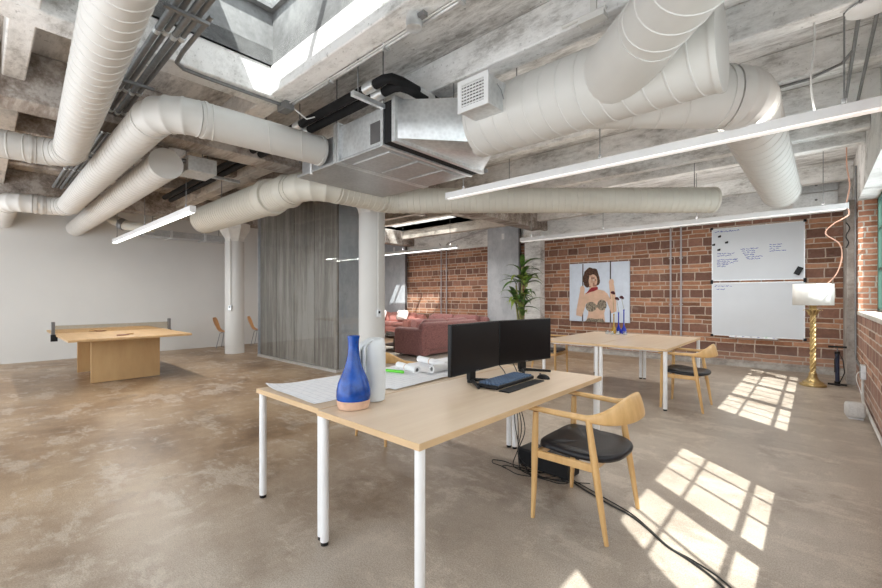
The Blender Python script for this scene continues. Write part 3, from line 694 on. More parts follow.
# ------------------------------------------------------------------ plywood ping-pong table
t=thing('table_tennis_table','plywood table tennis table with net, standing alone by the white wall','table',(-9.03,1.58,0))
MB().ab((-1.37,-.77,.725),(-.004,.77,.76)).build('table_leaf',MAT['plytop'],t,bevel=.006); MB().ab((.004,-.77,.725),(1.37,.77,.76)).build('table_leaf',MAT['plytop'],t,bevel=.006)
MB().ab((.58,-.42,0.01),(.62,.5,.725)).build('base_panel',MAT['ply'],t,bevel=.004)
MB().ab((-.78,-.42,0.01),(-.74,.5,.725)).build('base_panel',MAT['ply'],t,bevel=.004)
MB().ab((-.74,.06,0.06),(.58,.1,.725)).build('spine_panel',MAT['ply'],t)
n_=thing('table_tennis_net','thin taupe net clamped across the plywood table between two dark posts','net',(-9.03,1.58,.76))
MB().ab((-.004,-.80,.015),(.004,.80,.14)).build('net_mesh',MAT['netm'],n_)
for s in (-1,1):
    q=MB().ab((-.03,s*.80-.022,-.0),(.03,s*.80+.022,.20)).build('post',MAT['plate'],n_,bevel=.006); MB().ab((-.035,s*.79-.04,-.11),(.035,s*.79+.04,.0)).build('clamp',MAT['black'],q)
    if s>0: pass
def paddle(label,loc,rot):
    t=thing('table_tennis_paddle',label,'paddle',loc,group='table tennis paddles'); t.rotation_euler=rot
    poly=[(.085*math.cos(a_)*1.0+.0,.078*math.sin(a_)) for a_ in [2*PI*k/24 for k in range(24)]]
    MB().prism(poly,lambda u,v,h:V(u,v,h),0,.012).build('blade',MAT['redwood'],t); MB().ab((-.19,-.014,-.004),(-.07,.014,.02)).build('handle',MAT['plytop'],t,bevel=.004)
paddle('red-brown paddle lying flat near the camera-side edge of the plywood table',(-8.06,1.5,.762),(0,0,-.9))
paddle('red-brown paddle lying beyond the net of the plywood table',(-9.25,1.4,.766),(0,0,.7))

# ------------------------------------------------------------------ lounge
def cushion(mb,c,s,r=.06):
    poly=rrect(s[0],s[1],min(r,s[0]/2.2,s[1]/2.2)); b=min(r,s[2]/2.2)
    rings=[]
    for k,(f_,z) in enumerate(((.0,-s[2]/2),)):
        pass
    for z,ins in ((-s[2]/2,b),(-s[2]/2+b*.3,b*.3),(-s[2]/2+b,0),(s[2]/2-b,0),(s[2]/2-b*.3,b*.3),(s[2]/2,b)):
        sx,sy=(s[0]-2*ins)/s[0],(s[1]-2*ins)/s[1]; rings.append([V(c[0]+x*sx,c[1]+y*sy,c[2]+z) for x,y in poly])
    mb.loft(rings); return mb
def sofa(label,loc,rz,width,mat,n):
    t=thing('sofa',label,'sofa',loc,rz,group='maroon sofas')          # faces local -y, back at y=+.45
    cushion(MB(),(0,0,.22),(width-.1,.86,.34),.05).build('base_frame',mat,t,ang=60)
    cushion(MB(),(0,.36,.46),(width-.06,.22,.66),.09).build('back_frame',mat,t,ang=60)
    for s in (-1,1):
        x=s*(width/2-.12); m_=MB(); poly=[]
        for k in range(13):
            a_=-.25*PI*0+PI*k/12; poly.append((.135*math.cos(a_),.56+.105*math.sin(a_)))
        poly=[(.11,.05)]+poly+[(-.11,.05)]
        m_.prism(poly,lambda u,v,h:V(x+u,h,v),-.46,.46); m_.build('arm',mat,t,bevel=.02)
    iw=(width-.5)/n
    for k in range(n):
        x=-(width-.5)/2+iw*(k+.5)
        cushion(MB(),(x,-.06,.45),(iw-.015,.66,.15),.06).build('seat_cushion',mat,t,ang=60)
        cushion(MB(),(x,.21,.66),(iw-.02,.2,.36),.09).build('back_cushion',mat,t,ang=60)
    for sx in (-1,1):
        for sy in (-1,1): MB().cyl((sx*(width/2-.1),sy*.36,0),(sx*(width/2-.1),sy*.36,.06),.025,seg=10).build('foot',MAT['dkwood'],t)
    return t
sofa('maroon sofa seen from behind, its rolled arm nearest the round column',(-6.86,7.55,0),-PI/2,2.1,MAT['sofa'],2)
sofa('rust sofa against the brick wall under the sunlit patch, furthest left',(-10.75,9.45,0),0,2.5,MAT['sofa_l'],3)
sofa('maroon sofa against the brick wall right of the rust one, behind the monitors',(-8.15,9.45,0),0,2.4,MAT['sofa'],2)
for x,y,z,lb in ((-11.3,9.42,.62,'round white pillow at the left on the rust sofa'),(-10.2,9.42,.63,'white pillow on the right side of the rust sofa')):
    o=cushion(MB(),(0,0,0),(.44,.16,.36),.075).build('throw_pillow',MAT['pillow'],ang=60); tag(o,lb,'pillow','white sofa pillows',(x,y-.02,z+.12),(-.35,0,.1))
t=thing('coffee_table','low dark walnut coffee table partly hidden behind the round column','table',(-8.0,7.35,0))
MB().ab((-.35,-.55,.36),(.35,.55,.40)).build('tabletop',MAT['dkwood'],t,bevel=.006); MB().ab((-.3,-.5,.14),(.3,.5,.16)).build('shelf',MAT['dkwood'],t)
for sx in (-1,1):
    for sy in (-1,1): MB().ab((sx*.31-.025,sy*.51-.025,0),(sx*.31+.025,sy*.51+.025,.36)).build('leg',MAT['dkwood'],t)
for i,(mt,lb) in enumerate((('bookw','pale book, bottom of the pile on the coffee table'),('bookg','green book in the middle of the coffee table pile'),('bookr','red book on top of the coffee table pile'))):
    b=thing('book',lb,'book',(-8.0+.02*i,7.0,.40+.032*i),.2*i-.2,'books on the coffee table')
    MB().ab((-.13,-.1,.003),(.125,.095,.029)).build('pages',MAT['paper_w'],b); MB().ab((-.133,-.103,0),(.133,.103,.003)).ab((-.133,-.103,.029),(.133,.103,.032)).ab((-.136,-.103,0),(-.13,.103,.032)).build('cover',MAT[mt],b)
o=MB().ab((-1.55,-1.6,0),(1.35,1.9,.012)).build('area_rug',MAT['rug'],bevel=.004); tag(o,'cream flat rug on the floor under the sofa seen from behind','rug',loc=(-7.2,7.2,0))

# ------------------------------------------------------------------ grey panels on the back wall
for x0,x1,zt_,lb in ((-7.12,-6.05,3.42,'tall grey metal panel against the brick wall behind the plant'),(-11.75,-10.62,3.4,'tall grey metal panel at the far left of the brick wall, partly sunlit')):
    t=thing('sliding_panel',lb,'panel',(x0,YB-.13,0),group='tall grey wall panels')
    MB().ab((0,-.03,.02),(x1-x0,.03,zt_)).build('sheet',MAT['panel'],t,bevel=.008); MB().ab((.5,-.04,zt_-.42),(.58,-.03,zt_-.26)).build('tag_plate',MAT['white_pl'],t)
    MB().ab((x1-x0-.02,-.035,.02),(x1-x0+.02,.035,zt_)).build('edge_channel',MAT['plate'],t)
for i,(x,zb,zt_,lb) in enumerate(((-9.05,.3,3.1,'left pipe of the thin pair on the brick wall above the sofas'),(-8.82,.3,3.1,'right pipe of the thin pair on the brick wall above the sofas'),(-2.33,.9,3.0,'left pipe of the thin pair on the brick wall right of the painting'),(-2.13,.9,3.0,'right pipe of the thin pair, next to the whiteboards'))):
    t=thing('wall_conduit',lb+', grey conduit','conduit',(x,YB-.045,0),group='thin wall conduits')
    bend=[(0,0,zb),(0,0,zt_-.12),(.02,0,zt_-.05),(.1,0,zt_)] if i in (1,) else [(0,0,zb),(0,0,zt_-.12),(-.02,0,zt_-.04),(-.08,0,zt_)]
    if i==1: bend.append((1.9,0,3.42))
    if i>1: bend=[(0,0,.42),(0,0,2.98)]
    MB().tube(bend,.018,8).build('pipe_run',MAT['lilac'],t)
    for z in (1.2,2.2): MB().ab((-.03,-.02,z-.012),(.03,.044,z+.012)).build('strap',MAT['lilac'],t)

# ------------------------------------------------------------------ painting
t=thing('painting','square pale blue painting of a woman on a swing, hung on bricks','painting',(-4.64,YB-.055,.755))
S=1.46
MB().ab((0,0,0),(S,.045,1.44)).build('canvas',MAT['canvas'],t,bevel=.004)
def pp(pts,name,mat,layer,par=t,lab=None):
    m_=MB(); f=lambda u,v,h:V((u-62)/393*S,-h,(1-(v-92)/378)*1.44)
    for q_,poly in enumerate(pts): m_.prism(poly,f,-.0,.001*layer+.00015*q_)
    return m_.build(name,MAT[mat],par,smooth=False,label=lab)
def ell(cx,cy,rx,ry,n=20,wob=0): 
    return [(cx+rx*(1+wob*math.sin(5*2*PI*k/n))*math.cos(2*PI*k/n),cy+ry*(1+wob*math.cos(7*2*PI*k/n))*math.sin(2*PI*k/n)) for k in range(n)]
pp([[(153,96),(160,96),(158,468),(150,468)],[(334,88),(342,88),(342,470),(334,470)]],'swing_rope','rope',1)
pp([[(205,240),(250,240),(256,262),(300,272),(318,292),(312,345),(304,395),(298,415),(304,470),(180,468),(194,415),(184,370),(174,330),(172,290),(195,272)],
    [(172,284),(200,290),(150,440),(110,430)],[(110,432),(112,395),(138,268),(168,268),(160,340),(150,440)],ell(153,258,16,20),
    [(288,270),(318,288),(376,398),(344,412)],[(344,414),(376,400),(374,330),(360,232),(330,232),(338,320)],ell(344,220,16,22)],'figure','skin',3)
pp([ell(212,184,55,62,28,.07),ell(188,218,26,32,16,.04),ell(254,208,17,30,14,.08)],'hair','hair',4)
pp([ell(225,208,29,42)],'face','skin',5)
fr=random.Random(3)
for mt in ('skin2','skin3','skin4'):
    pp([[(200+12*i,172+12*j),(212+12*i,172+12*j),(212+12*i,184+12*j),(200+12*i,184+12*j)] for i in range(4) for j in range(6) if fr.random()<.3],'face_mosaic',mt,6)
pp([[(176,292),(196,268),(216,250),(256,246),(258,262),(232,274),(206,280)]],'neck_scarf','red',7)
pp([ell(212,374,36,32),ell(284,362,30,34),[(235,370),(262,355),(262,375),(235,385)]],'bikini_top','leo',7)
pp([[(172,470),(196,446),(240,452),(288,448),(304,472)]],'bikini_bottom','leo',7)

# ------------------------------------------------------------------ whiteboards
def whiteboard(label,z0,z1,lines):
    w_=1.44; t=thing('whiteboard',label,'whiteboard',(-1.57,YB-.03,z0),group='stacked whiteboards'); h=z1-z0
    MB().ab((.01,-.005,.01),(w_-.01,.03,h-.01)).build('panel',MAT['board'],t)
    f=MB(); f.ab((0,-.015,0),(w_,.03,.016)).ab((0,-.015,h-.016),(w_,.03,h)).ab((0,-.015,0),(.016,.03,h)).ab((w_-.016,-.015,0),(w_,.03,h)); f.build('frame',MAT['alu'],t)
    for x in (0,w_):
        for z in (0,h): MB().box((x,-.004,z),(.045,.034,.045)).build('corner_cap',MAT['black'],t)
    rr=random.Random(int(z0*100)); s=MB()
    for x,z,ln,hh in lines:
        cx=x
        while cx<x+ln:
            wl=rr.uniform(.03,.08); px,pz=cx,z
            while px<cx+wl:
                nx=px+rr.uniform(.006,.014); nz=z+rr.uniform(-hh,hh)
                dx,dz=nx-px,nz-pz; l_=math.hypot(dx,dz) or 1; ox,oz=-dz/l_*.0042,dx/l_*.0042
                s.face([V(px+ox,-.0062,pz+oz),V(nx+ox,-.0062,nz+oz),V(nx-ox,-.0062,nz-oz),V(px-ox,-.0062,pz-oz)]); px,pz=nx,nz
            cx+=wl+.018
    s.build('handwriting',MAT['ink'],t,smooth=False); return t
H1=1.07
up=[(.05,H1-.07,.38,.018)]+[(.09,H1-.52-.04*k,.30-.05*(k%2),.013) for k in range(2)]+[(.09,H1-.64-.034*k,[.34,.2,.28,.2,.16][k],.012) for k in range(5)]+[(.36,H1-.64,.06,.012),(.36,H1-.68,.06,.012)]
up+=[(.48+.02*k%2,H1-.45-.04*k,[.26,.22,.2,.15,.22,.2][k],.013) for k in range(6)]+[(.93,H1-.40-.04*k,[.14,.12,.15,.2][k],.011) for k in range(4)]
wb=whiteboard('upper whiteboard on the brick wall, with blue handwriting and an eraser',1.685,1.685+H1,up)
wl=whiteboard('lower whiteboard, nearly blank, with one short heading at top left',.58,.58+H1,[(.05,H1-.07,.26,.015),(.08,H1-.13,.08,.012)])
e=thing('eraser','black felt eraser stuck at the right edge of the upper whiteboard','eraser',(-.22,YB-.06,1.84)); e.rotation_euler=(0,.45,0)
MB().ab((-.045,-.02,-.075),(.045,.0,.075)).build('grip',MAT['black'],e,bevel=.008); MB().ab((-.042,0,-.072),(.042,.022,.072)).build('felt',MAT['plate'],e)
for x,z,lb in ((.13,H1-.17,'uppermost of the black magnets on the upper whiteboard'),(.25,H1-.3,'black magnet right of the others on the upper whiteboard'),(.03,H1-.33,'black magnet at the left edge of the upper whiteboard'),(.12,H1-.44,'lowest of the black magnets, just above the handwriting')):
    o=MB().box((0,0,0),(.05,.012,.035)).box((.015,0,.012),(.03,.012,.03)).build('magnet',MAT['black'],bevel=.004); tag(o,lb,'magnet','black board magnets',(-1.57+x,YB-.042,1.685+z))
t=thing('marker_tray','slim aluminium tray along the foot of the lower whiteboard','tray',(-1.57,YB-.045,.56)); MB().ab((.3,-.05,0),(1.05,.015,.008)).build('shelf',MAT['alu'],t); MB().ab((.3,-.055,0),(1.05,-.05,.02)).build('lip',MAT['alu'],t)
for i,(x,mt,nm) in enumerate(((.36,'red','red'),(.48,'ink','leftmost blue'),(.60,'black','black'),(.72,'ink','middle blue'),(.84,'green','green'),(.95,'ink','rightmost blue'))):
    b=thing('marker_pen',nm+' marker pen lying on the tray of the lower whiteboard','marker',(-1.57+x,YB-.07,.577),group='tray markers')
    MB().cyl((-.05,0,0),(.03,0,0),.009,seg=10).build('barrel',MAT['white_pl'],b); MB().cyl((.03,0,0),(.06,0,0),.0092,seg=10).build('cap',MAT[mt],b)

# ------------------------------------------------------------------ plant
t=thing('potted_plant','tall leafy cane plant in a dark pot before the concrete pilaster','plant',(-5.5,9.1,0))
MB().lathe([(.13,0),(.17,.02),(.2,.36),(.205,.4),(.18,.4),(.175,.37)],seg=28).build('pot',MAT['pot'],t); MB().lathe([(.175,.36),(.17,.37)],seg=24).build('soil',MAT['soil'],t)
heads=[((.0,.02,.37),(.05,.0,2.12)),((.06,-.02,.37),(-.1,-.05,1.65)),((-.06,.0,.37),(.16,.02,1.8)),((0,-.05,.37),(-.16,.03,1.3)),((.03,.04,.37),(.1,-.03,1.25))]
cn=MB()
for a_,b_ in heads: cn.tube([a_,((a_[0]+b_[0])*.45,(a_[1]+b_[1])/2,(a_[2]+b_[2])/2),b_],.022,10)
cn.build('cane',MAT['cane'],t)
def leaf(mb,base,az,el,ln,wd):
    d=V(math.cos(az),math.sin(az),0); sd=V(-math.sin(az),math.cos(az),0); p=Vector(base); rows=[]; n=9; e=el
    for k in range(n+1):
        u=k/n; w2=wd*math.sin(PI*min(1,(.08+u*.92))**.75)*(1-u**4)+.002
        up=d*-math.sin(e)+V(0,0,1)*math.cos(e)
        rows.append([p-sd*w2+up*w2*.35,p,p+sd*w2+up*w2*.35]); p=p+(d*math.cos(e)+V(0,0,1)*math.sin(e))*ln/n; e-=.13+.16*u
    mb.loft(rows,closed=False,cap=False)
rl=random.Random(11); f1=MB(); f2=MB()
for i,(a_,b_) in enumerate(heads):
    for k in range(9 if i<3 else 6):
        f_=rl.random(); z=b_[2]-.45*(1-f_); base=(b_[0]+(a_[0]-b_[0])*(1-f_)*.25,b_[1],z)
        leaf(f2 if rl.random()<.3 else f1,base,rl.uniform(0,2*PI),rl.uniform(.6,1.4) if f_>.4 else rl.uniform(.2,.9),rl.uniform(.5,.8),rl.uniform(.055,.085))
f1.build('foliage',MAT['leaf'],t,ang=80); f2.build('young_foliage',MAT['leaf2'],t,ang=80,label='yellow-green leaves')

# ------------------------------------------------------------------ lamp, pump, speaker, wall outlet
t=thing('floor_lamp','brass twisted-column floor lamp with white drum shade near the corner','lamp',(-.02,8.55,0))
MB().lathe([(.155,0),(.162,.012),(.158,.03),(.132,.04),(.128,.06),(.10,.075),(.08,.09),(.062,.12),(.05,.16),(.052,.19),(.038,.205)],seg=40).build('base',MAT['brass'],t)
rings=[]
for k in range(121):
    z=.2+.95*k/120; tw=k/120*2*PI*3.2
    rings.append([V(.0,0,z)+V(math.cos(a_),math.sin(a_),0)*(.030+.010*math.cos(4*(a_-tw))) for a_ in [2*PI*j/32 for j in range(32)]])
MB().loft(rings).build('twisted_column',MAT['brass'],t,ang=70)
MB().lathe([(.045,1.14),(.06,1.16),(.045,1.18),(.04,1.2),(.07,1.25),(.075,1.27),(.03,1.29)],seg=24).build('capital',MAT['brass'],t)
lf=MB()
for k in range(8):
    a_=2*PI*k/8; c_,s_=math.cos(a_),math.sin(a_); sd=V(-s_,c_,0)
    rows=[[V(c_*r_,s_*r_,z)-sd*w2,V(c_*(r_+.006),s_*(r_+.006),z),V(c_*r_,s_*r_,z)+sd*w2] for r_,z,w2 in ((.045,1.08,.012),(.06,1.13,.02),(.08,1.16,.02),(.1,1.165,.012),(.108,1.15,.003))]
    lf.loft(rows,closed=False,cap=False)
lf.build('acanthus_leaf',MAT['brass'],t,solid=.004)
MB().cyl((0,0,1.28),(0,0,1.5),.008,seg=8).sphere((0,0,1.42),.035).build('bulb_holder',MAT['white_pl'],t)
MB().lathe([(.24,1.235),(.24,1.56)],seg=48,cap=False).build('lamp_shade',MAT['shade'],t,solid=.003)
t=thing('bicycle_pump','black floor pump with T handle standing beside the corner post','pump',(.26,8.85,0))
MB().box((0,0,.012),(.22,.07,.024)).box((0,0,.012),(.07,.16,.024)).build('foot_base',MAT['black'],t,bevel=.006); MB().cyl((0,0,.02),(0,0,.06),.035,seg=20).build('collar',MAT['black'],t)
MB().cyl((0,0,.05),(0,0,.48),.026,seg=20).build('barrel',MAT['pump_blue'],t); MB().cyl((0,0,.48),(0,0,.52),.032,seg=20).build('collar',MAT['black'],t); MB().cyl((0,0,.5),(0,0,.58),.008,seg=8).build('rod',MAT['steel'],t)
MB().cyl((-.105,0,.59),(.105,0,.59),.016,seg=14).build('handle',MAT['black'],t); MB().tube([(.03,0,.05),(.08,-.02,.2),(.06,-.03,.4),(.02,-.035,.5),(-.03,-.03,.4),(-.03,-.03,.2)],.007,8).build('hose',MAT['cable'],t)
t=thing('smart_speaker','rounded light grey cube speaker on the floor by the window wall','speaker',(.335,6.56,0),.1)
cushion(MB(),(0,0,.095),(.165,.165,.17),.034).build('body',MAT['fabric_l'],t,ang=70); MB().box((0,0,.008),(.12,.12,.016)).build('foot',MAT['white_pl'],t)
ci,si=math.cos(-.1),math.sin(-.1)
MB().tube(sp([((x-.29)*ci-(y-6.58)*si,(x-.29)*si+(y-6.58)*ci,z) for x,y,z in ((.41,7.38,.42),(.36,7.36,.42),(.34,7.3,.34),(.37,7.15,.2),(.38,7.0,.06),(.38,6.85,.012),(.34,6.74,.012),(.31,6.67,.03))]),.0045,6).build('power_cable',MAT['wire_w'],t)
t=thing('wall_outlet','grey metal outlet box on a conduit low on the window wall','outlet',(XW,7.4,.42))
MB().ab((-.05,-.07,-.09),(0,.07,.09)).build('box',MAT['galv'],t,bevel=.006); MB().ab((-.055,-.05,-.07),(-.05,.05,.07)).build('cover_plate',MAT['steel'],t)
MB().tube([(-.025,.02,-.09),(-.025,.02,-.33),(-.025,0,-.36),(-.025,-.06,-.37),(-.025,-5,-.37)],.014,8).build('conduit',MAT['stain'],t)
MB().tube([(-.02,1.35,2.9),(-.02,1.35,1.2),(-.02,1.35,.1),(-.02,1.3,.02),(-.02,.9,.0),(-.02,.07,0)],.013,8).build('conduit',MAT['steel'],t)
o=MB().tube(sp([(.36,8.9,2.5),(.4,8.96,2.42),(.36,8.97,2.3),(.39,8.97,2.2),(.36,8.97,2.12)]),.008,6).build('loose_wire',MAT['cable']); tag(o,'short dark wire curling at the top of the corner post','wire')

# ------------------------------------------------------------------ things on the near desks
ZT=.741
t=thing('bottle_vase','tall-necked blue glazed vase with bare clay foot on the front desk','vase',(-1.92,1.40,ZT))
MB().lathe([(.072,0),(.085,.004),(.091,.03),(.093,.05)],seg=40).build('clay_foot',MAT['clay'],t)
MB().lathe([(.093,.05),(.0955,.07),(.094,.10),(.086,.14),(.07,.18),(.052,.22),(.04,.26),(.033,.30),(.030,.34),(.031,.375),(.034,.396),(.034,.402),(.028,.402),(.026,.38),(.024,.3)],seg=40).build('glazed_body',MAT['blue'],t)
t=thing('ribbed_vase','white stepped arch vase standing just behind the blue vase','vase',(-1.975,1.555,ZT),PI*.36)
t.scale=(1.12,1.12,1.03)
MB().lathe([(.042,0),(.052,.006),(.056,.05),(.057,.3),(.054,.34),(.046,.358),(.04,.362),(.034,.358),(.032,.3)],c=(.03,0,0),seg=36).build('body',MAT['ceramic'],t)
for x,h,hy in ((-.034,.352,.046),(-.061,.334,.040),(-.088,.310,.032)):
    path=[(x,0),(x,h*.4),(x,h-.05)]+[(x+.05-.05*math.cos(q),h-.05+.05*math.sin(q)) for q in [PI/2*k/6 for k in range(1,7)]]+[(.02,h)]
    rg=[]
    for k,(u,v_) in enumerate(path):
        a_=Vector(path[min(k+1,len(path)-1)])-Vector(path[max(k-1,0)]); a_.normalize(); nx,nz=-a_.y,a_.x
        rg.append([V(u+nx*.0122*math.cos(q),hy*math.copysign(abs(math.sin(q))**.8,math.sin(q)),v_+nz*.0122*math.cos(q)) for q in [2*PI*m/16 for m in range(16)]])
    MB().loft(rg).build('arch_rib',MAT['ceramic'],t,ang=60)
def sheet(label,c,w_,l_,rz,z,curl):
    t_=MB(); n=14; rows=[]
    for i in range(n+1):
        u=i/n-.5; row=[]
        for j in range(n+1):
            v_=j/n-.5; zz=.0022*math.sin(7*u+3*v_+c[0]*9)+.001*math.sin(31*u+c[1]*5)*math.sin(27*v_)
            if curl:
                q=max(0,(-u-v_)-.72); zz+=q*q*.35
            row.append(V(u*w_,v_*l_,zz+.0025))
        rows.append(row)
    t_.loft(rows,closed=False,cap=False); o=t_.build('drawing_sheet',MAT['paper'],ang=80); tag(o,label,'paper','loose drawing sheets',(c[0],c[1],z),(0,0,rz)); return o
sheet('printed plan sheet with curled corner at the left end of the drawing desk',(-2.46,1.72,0),.66,.84,-.03,ZT+.001,True)
sheet('printed plan sheet in the middle of the drawing desk, under the paper rolls',(-2.42,2.25,0),.66,.86,.06,ZT+.0055,False)
sheet('printed plan sheet at the back of the drawing desk, behind the rolls',(-2.45,2.8,0),.62,.8,-.05,ZT+.010,False)
def roll(label,p0,p1,r,mat):
    t=thing('paper_roll',label,'paper roll',p0,group='rolled drawings'); d_=Vector(p1)-Vector(p0); n=d_.normalized(); a_,b_=basis(n)
    m_=MB(); prof=[(0,r*.55),(0,r),(d_.length,r),(d_.length,r*.55),(d_.length*.5,r*.5)]
    m_.loft([[n*s+(a_*math.cos(2*PI*k/24)+b_*math.sin(2*PI*k/24))*rr for k in range(24)] for s,rr in prof],cap=False); m_.build('roll',MAT[mat],t)
    m2=MB(); m2.cyl(n*(d_.length*.97),n*(d_.length*.972),r*.55,seg=16); m2.build('core_shadow',MAT['plate'],t)
    m3=MB(); m3.cyl(n*(d_.length*.45),n*(d_.length*.47),r+.0012,seg=24); m3.build('rubber_band',MAT['clay'],t)
roll('white paper roll on the plan sheets, beside the green marker',(-2.62,2.37,ZT+.045),(-2.32,2.30,ZT+.045),.028,'paper_w')
roll('longer white paper roll touching the left monitor, behind the other roll',(-2.26,2.40,ZT+.047),(-2.22,2.95,ZT+.047),.03,'paper_w')
roll('white paper roll lying furthest back across the plan sheets',(-2.72,2.72,ZT+.048),(-2.3,2.62,ZT+.048),.028,'paper_w')
t=thing('highlighter','bright green highlighter lying on the plans in front of the paper roll','pen',(-2.5,2.22,ZT+.026),.25)
MB().tube([(-.08,0,0),(-.06,0,0),(.05,0,0)],.012,10).build('barrel',MAT['green'],t); MB().cyl((.05,0,0),(.085,0,0),.0125,seg=12).build('cap',MAT['green'],t)
def monitor(label,c,rz,w_=.615):
    t=thing('monitor',label,'monitor',c,rz,group='black desktop monitors')          # faces local +x, width along y
    MB().ab((-.02,-w_/2,.085),(.012,w_/2,.435)).build('housing',MAT['black'],t,bevel=.006)
    MB().ab((.012,-w_/2+.008,.103),(.0135,w_/2-.008,.427)).build('screen',MAT['screen'],t)
    MB().ab((.0125,-.018,.090),(.0142,.018,.096)).build('badge',MAT['steel'],t)
    MB().ab((-.06,-.035,.02),(-.02,.035,.26)).build('stand_neck',MAT['black'],t,bevel=.008)
    MB().cyl((-.04,0,.0),(-.04,0,.03),.03,seg=16).build('stand_hub',MAT['black'],t)
    for s in (-1,1): MB().tube([(-.04,0,.018),(.06,s*.09,.014),(.13,s*.16,.009)],0,8,[.014,.011,.009]).build('stand_leg',MAT['black'],t)
    return t
monitor('left black monitor on the front desk, screen angled toward the chair',(-1.815,2.39,ZT),.07,.625)
monitor('right black monitor on the front desk, in front of the plant',(-1.775,3.015,ZT),-.19,.625)
t=thing('keyboard','dark blue-black keyboard below the monitors on the front desk','keyboard',(-1.645,2.53,ZT),.03)
t.scale=(1.12,1.14,1.3)
MB().ab((-.075,-.225,.004),(.075,.225,.022)).build('case',MAT['black'],t,bevel=.004)
ky=MB()
for r_ in range(6):
    n=15 if r_ else 13
    for k in range(n):
        if r_==0 and 3<k<8: continue
        ky.box((-(-.058+r_*.0232)*-1*-1 if False else .058-r_*.0232,-.208+.416*(k+.5)/n,.027),(.0165,.416/n-.008,.010))
    if r_==0: ky.box((.058,-.208+.416*6/13,.027),(.018,.416*4/13-.005,.010))
ky.build('keycaps',MAT['key'],t,smooth=False)
o=MB().ab((-.04,-.25,0),(.04,.25,.008)).build('wrist_rest',MAT['black'],bevel=.003); tag(o,'flat black wrist rest strip along the front of the keyboard','wrist rest',loc=(-1.505,2.52,ZT),rot=(0,0,.03))
t=thing('computer_mouse','black mouse at the right end of the keyboard','mouse',(-1.53,2.86,ZT))
MB().sphere((0,0,.0),.035,(1.5,1,.95),20).build('shell',MAT['black'],t)
for o in t.children:
    for v_ in o.data.vertices: v_.co.z=max(v_.co.z,0)
MB().cyl((-.025,-.004,.03),(-.025,.004,.03),.008,seg=10).build('scroll_wheel',MAT['plate'],t)
for i,(pts,lb) in enumerate(((((-1.9,2.45,.8),(-1.8,2.4,.76),(-1.72,2.55,.75),(-1.8,2.75,.76),(-1.9,2.8,.82)),'thin black cable looping under the left monitor on the desk'),(((-1.86,2.95,.82),(-1.75,2.85,.755),(-1.72,2.75,.75),(-1.7,2.6,.75)),'thin black cable from the right monitor to the keyboard'))):
    o=MB().tube(sp(pts),.004,6).build('cable',MAT['cable']); tag(o,lb,'cable')
# under the desk
t=thing('power_box','black box standing on the floor under the front desk among cables','box',(-1.56,2.99,0),-.08)
MB().ab((-.22,-.09,.01),(.22,.09,.145)).build('housing',MAT['black'],t,bevel=.006); MB().ab((-.21,-.092,.03),(.21,-.09,.13)).build('front_panel',MAT['rubber'],t)
for sx in (-1,1): MB().ab((sx*.18-.02,-.08,0),(sx*.18+.02,.08,.01)).build('foot',MAT['rubber'],t)
rc=random.Random(5)
for i in range(4):
    x,y=-1.93+.03*i,3.05-.03*i; ex,ey=-1.72+.06*i,2.88-.02*(i%3)
    pts=[(x,y,.715),(x+.02,y,.55),(x+.05+.02*i,y-.03,.3),(x+.1,y-.06-.02*i,.12),(x+.12+.03*i,2.88,.015),(ex,ey-.05,.008),(ex+.15,ey-.03*(i%2),.008),(ex+.2+.05*i,ey+.03,.03)]
    o=MB().tube(sp(pts),.0038,6).build('cable',MAT['cable']); tag(o,'thin black cable hanging from the monitor desk to the floor box','cable','cables hanging under the monitor desk')
for i in range(3):
    cx,cy=(-1.86,-1.70,-1.50)[i],(2.84,2.80,2.83)[i]; pts=[((.13+.015*i)*math.cos(2*PI*k/10+i)*(1+.12*math.sin(2*k))+cx,cy+.05*math.sin(2*PI*k/10+i)*(1+.2*math.cos(k)),.006+.006*(k%2)+.003*i) for k in range(9)]
    o=MB().tube(sp(pts,3),.0036,6).build('cable_coil',MAT['cable']); tag(o,'loose loop of black cable on the floor before the black box, %s'%('at its left end','at its middle','at its right end')[i],'cable','cable loops on the floor')
FC=[(-1.35,2.92),(-1.2,2.84),(-1.02,2.76),(-.86,2.70),(-.74,2.62),(-.60,2.50),(-.48,2.44),(-.36,2.36),(-.26,2.25),(-.17,2.10),(-.10,1.92),(-.05,1.75),(-.02,1.55),(0,1.3)]
o=MB().tube(sp([(x,y,.007) for x,y in FC]),.0055,8).build('extension_cord',MAT['cable']); tag(o,'long black cord snaking over the sunlit floor from the black box','cord')
o=MB().tube(sp([(x+.012,y+.018+.02*math.sin(i),.006) for i,(x,y) in enumerate(FC[:10])]),.004,8).build('extension_cord',MAT['cable']); tag(o,'thinner black cord running close beside the long cord','cord')

# ------------------------------------------------------------------ bottles on the far desk
def bud(label,x,y,h,mat,stem):
    t=thing('bud_vase',label,'vase',(x,y,ZT),group='glass bud vases')
    MB().lathe([(.028,0),(.04,.01),(.045,.04),(.038,.08),(.018,.12),(.010,.16),(.009,h-.03),(.014,h),(.010,h),(.006,h-.03)],seg=20).build('glass_body',MAT[mat],t)
    if stem:
        MB().tube([(0,0,.1),(.004,0,h),(stem[0],0,stem[1])],.003,6).build('stem',MAT['cane'],t); MB().sphere((stem[0],0,stem[1]+.015),.032,(1,1,.8),10).sphere((stem[0]+.02,.01,stem[1]),.02,seg=8).build('dried_flower',MAT['wine'],t)
bud('amber glass bud vase, left of the trio on the far desk',-2.52,7.16,.33,'amber',(-.02,.68))
bud('dark blue glass bud vase, middle of the trio on the far desk',-2.47,7.24,.36,'cobalt',(-.03,.58))
bud('tall cobalt blue bud vase, right of the trio on the far desk',-2.37,7.20,.41,'cobalt',(-.04,.60))
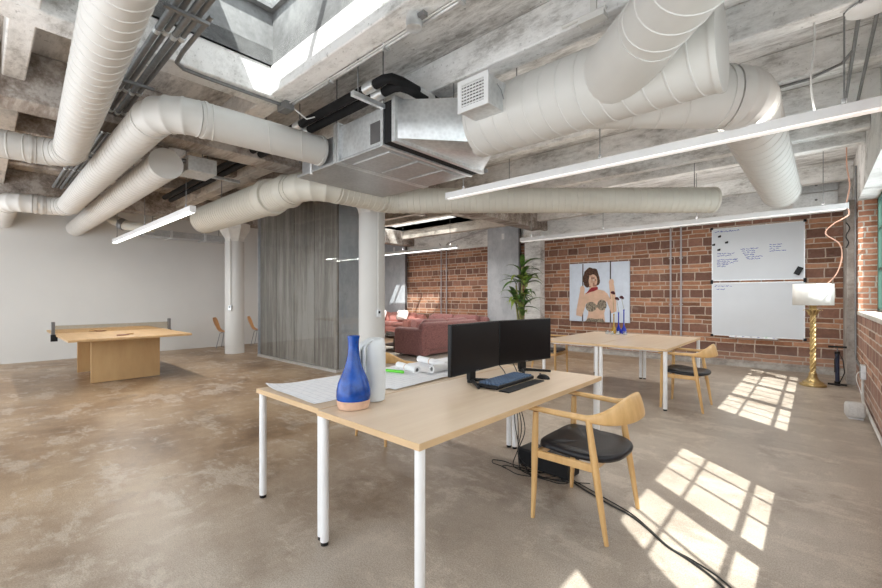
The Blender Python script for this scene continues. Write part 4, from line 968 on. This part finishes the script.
for i,(x,y,lb) in enumerate(((-2.58,7.02,'leftmost clear glass votive in front of the bud vases'),(-2.48,6.95,'second clear glass votive from the left before the bud vases'),(-2.40,7.0,'third clear glass votive from the left before the bud vases'),(-2.30,7.04,'rightmost clear glass votive before the bud vases'))):
    t=thing('votive_glass',lb,'glass',(x,y,ZT),group='clear votives on the far desk')
    MB().lathe([(.025,0),(.032,.004),(.034,.06),(.031,.06),(.029,.01)],seg=20).build('cup',MAT['clear'],t); MB().lathe([(.027,.008),(.027,.028)],seg=16).build('candle',MAT['white_pl'],t)

# ------------------------------------------------------------------ light and camera
W_=D.worlds.new('world'); SC.world=W_; W_.use_nodes=True; nt=W_.node_tree; bg=nt.nodes['Background']
bg.inputs[0].default_value=(.88,.94,1,1); bg.inputs[1].default_value=3.0
sun=D.lights.new('sun','SUN'); sun.energy=9; sun.angle=.009; sun.color=(1,.985,.96)
so=D.objects.new('sun',sun); COL.objects.link(so)
dirv=V(-.773*math.cos(math.radians(53)),.635*math.cos(math.radians(53)),-math.sin(math.radians(53)))
so.rotation_euler=dirv.to_track_quat('-Z','Y').to_euler()
def area(loc,size,e,rot=(0,0,0),col=(1,.97,.92)):
    l=D.lights.new('pendant_and_added_uplight','AREA'); l.shape='RECTANGLE'; l.size,l.size_y=size; l.energy=e; l.color=col
    o=D.objects.new('pendant_and_added_uplight',l); COL.objects.link(o); o.location=loc; o.rotation_euler=rot; return o
for x0,x1,y,z,e in ((-3.44,.4,3.95,2.575,30),(-4.85,.34,8.05,2.57,42),(-10.6,-5.95,1.83,2.44,62),(-10.6,-6.6,7.95,2.57,70)): area(((x0+x1)/2,y,z),(x1-x0-.1,.06),e)
for x0,x1,y,z,e in ((-3.44,.4,3.95,2.68,6),(-4.85,.34,8.05,2.675,16),(-10.6,-6.6,7.95,2.675,24)): area(((x0+x1)/2,y,z),(x1-x0-.1,.05),e,(PI,0,0))      # upward fill lamps added above the pendants to brighten the ceiling
cam=D.cameras.new('camera'); co_=D.objects.new('camera',cam); COL.objects.link(co_)
co_.location=(0,0,1.36); co_.rotation_euler=(PI/2,0,math.radians(42)); cam.sensor_width=36; cam.lens=415/882*36; cam.shift_y=3/882; cam.clip_start=.02
SC.camera=co_
SC.view_settings.view_transform=VT; SC.view_settings.look='None'; SC.view_settings.exposure=EXPO
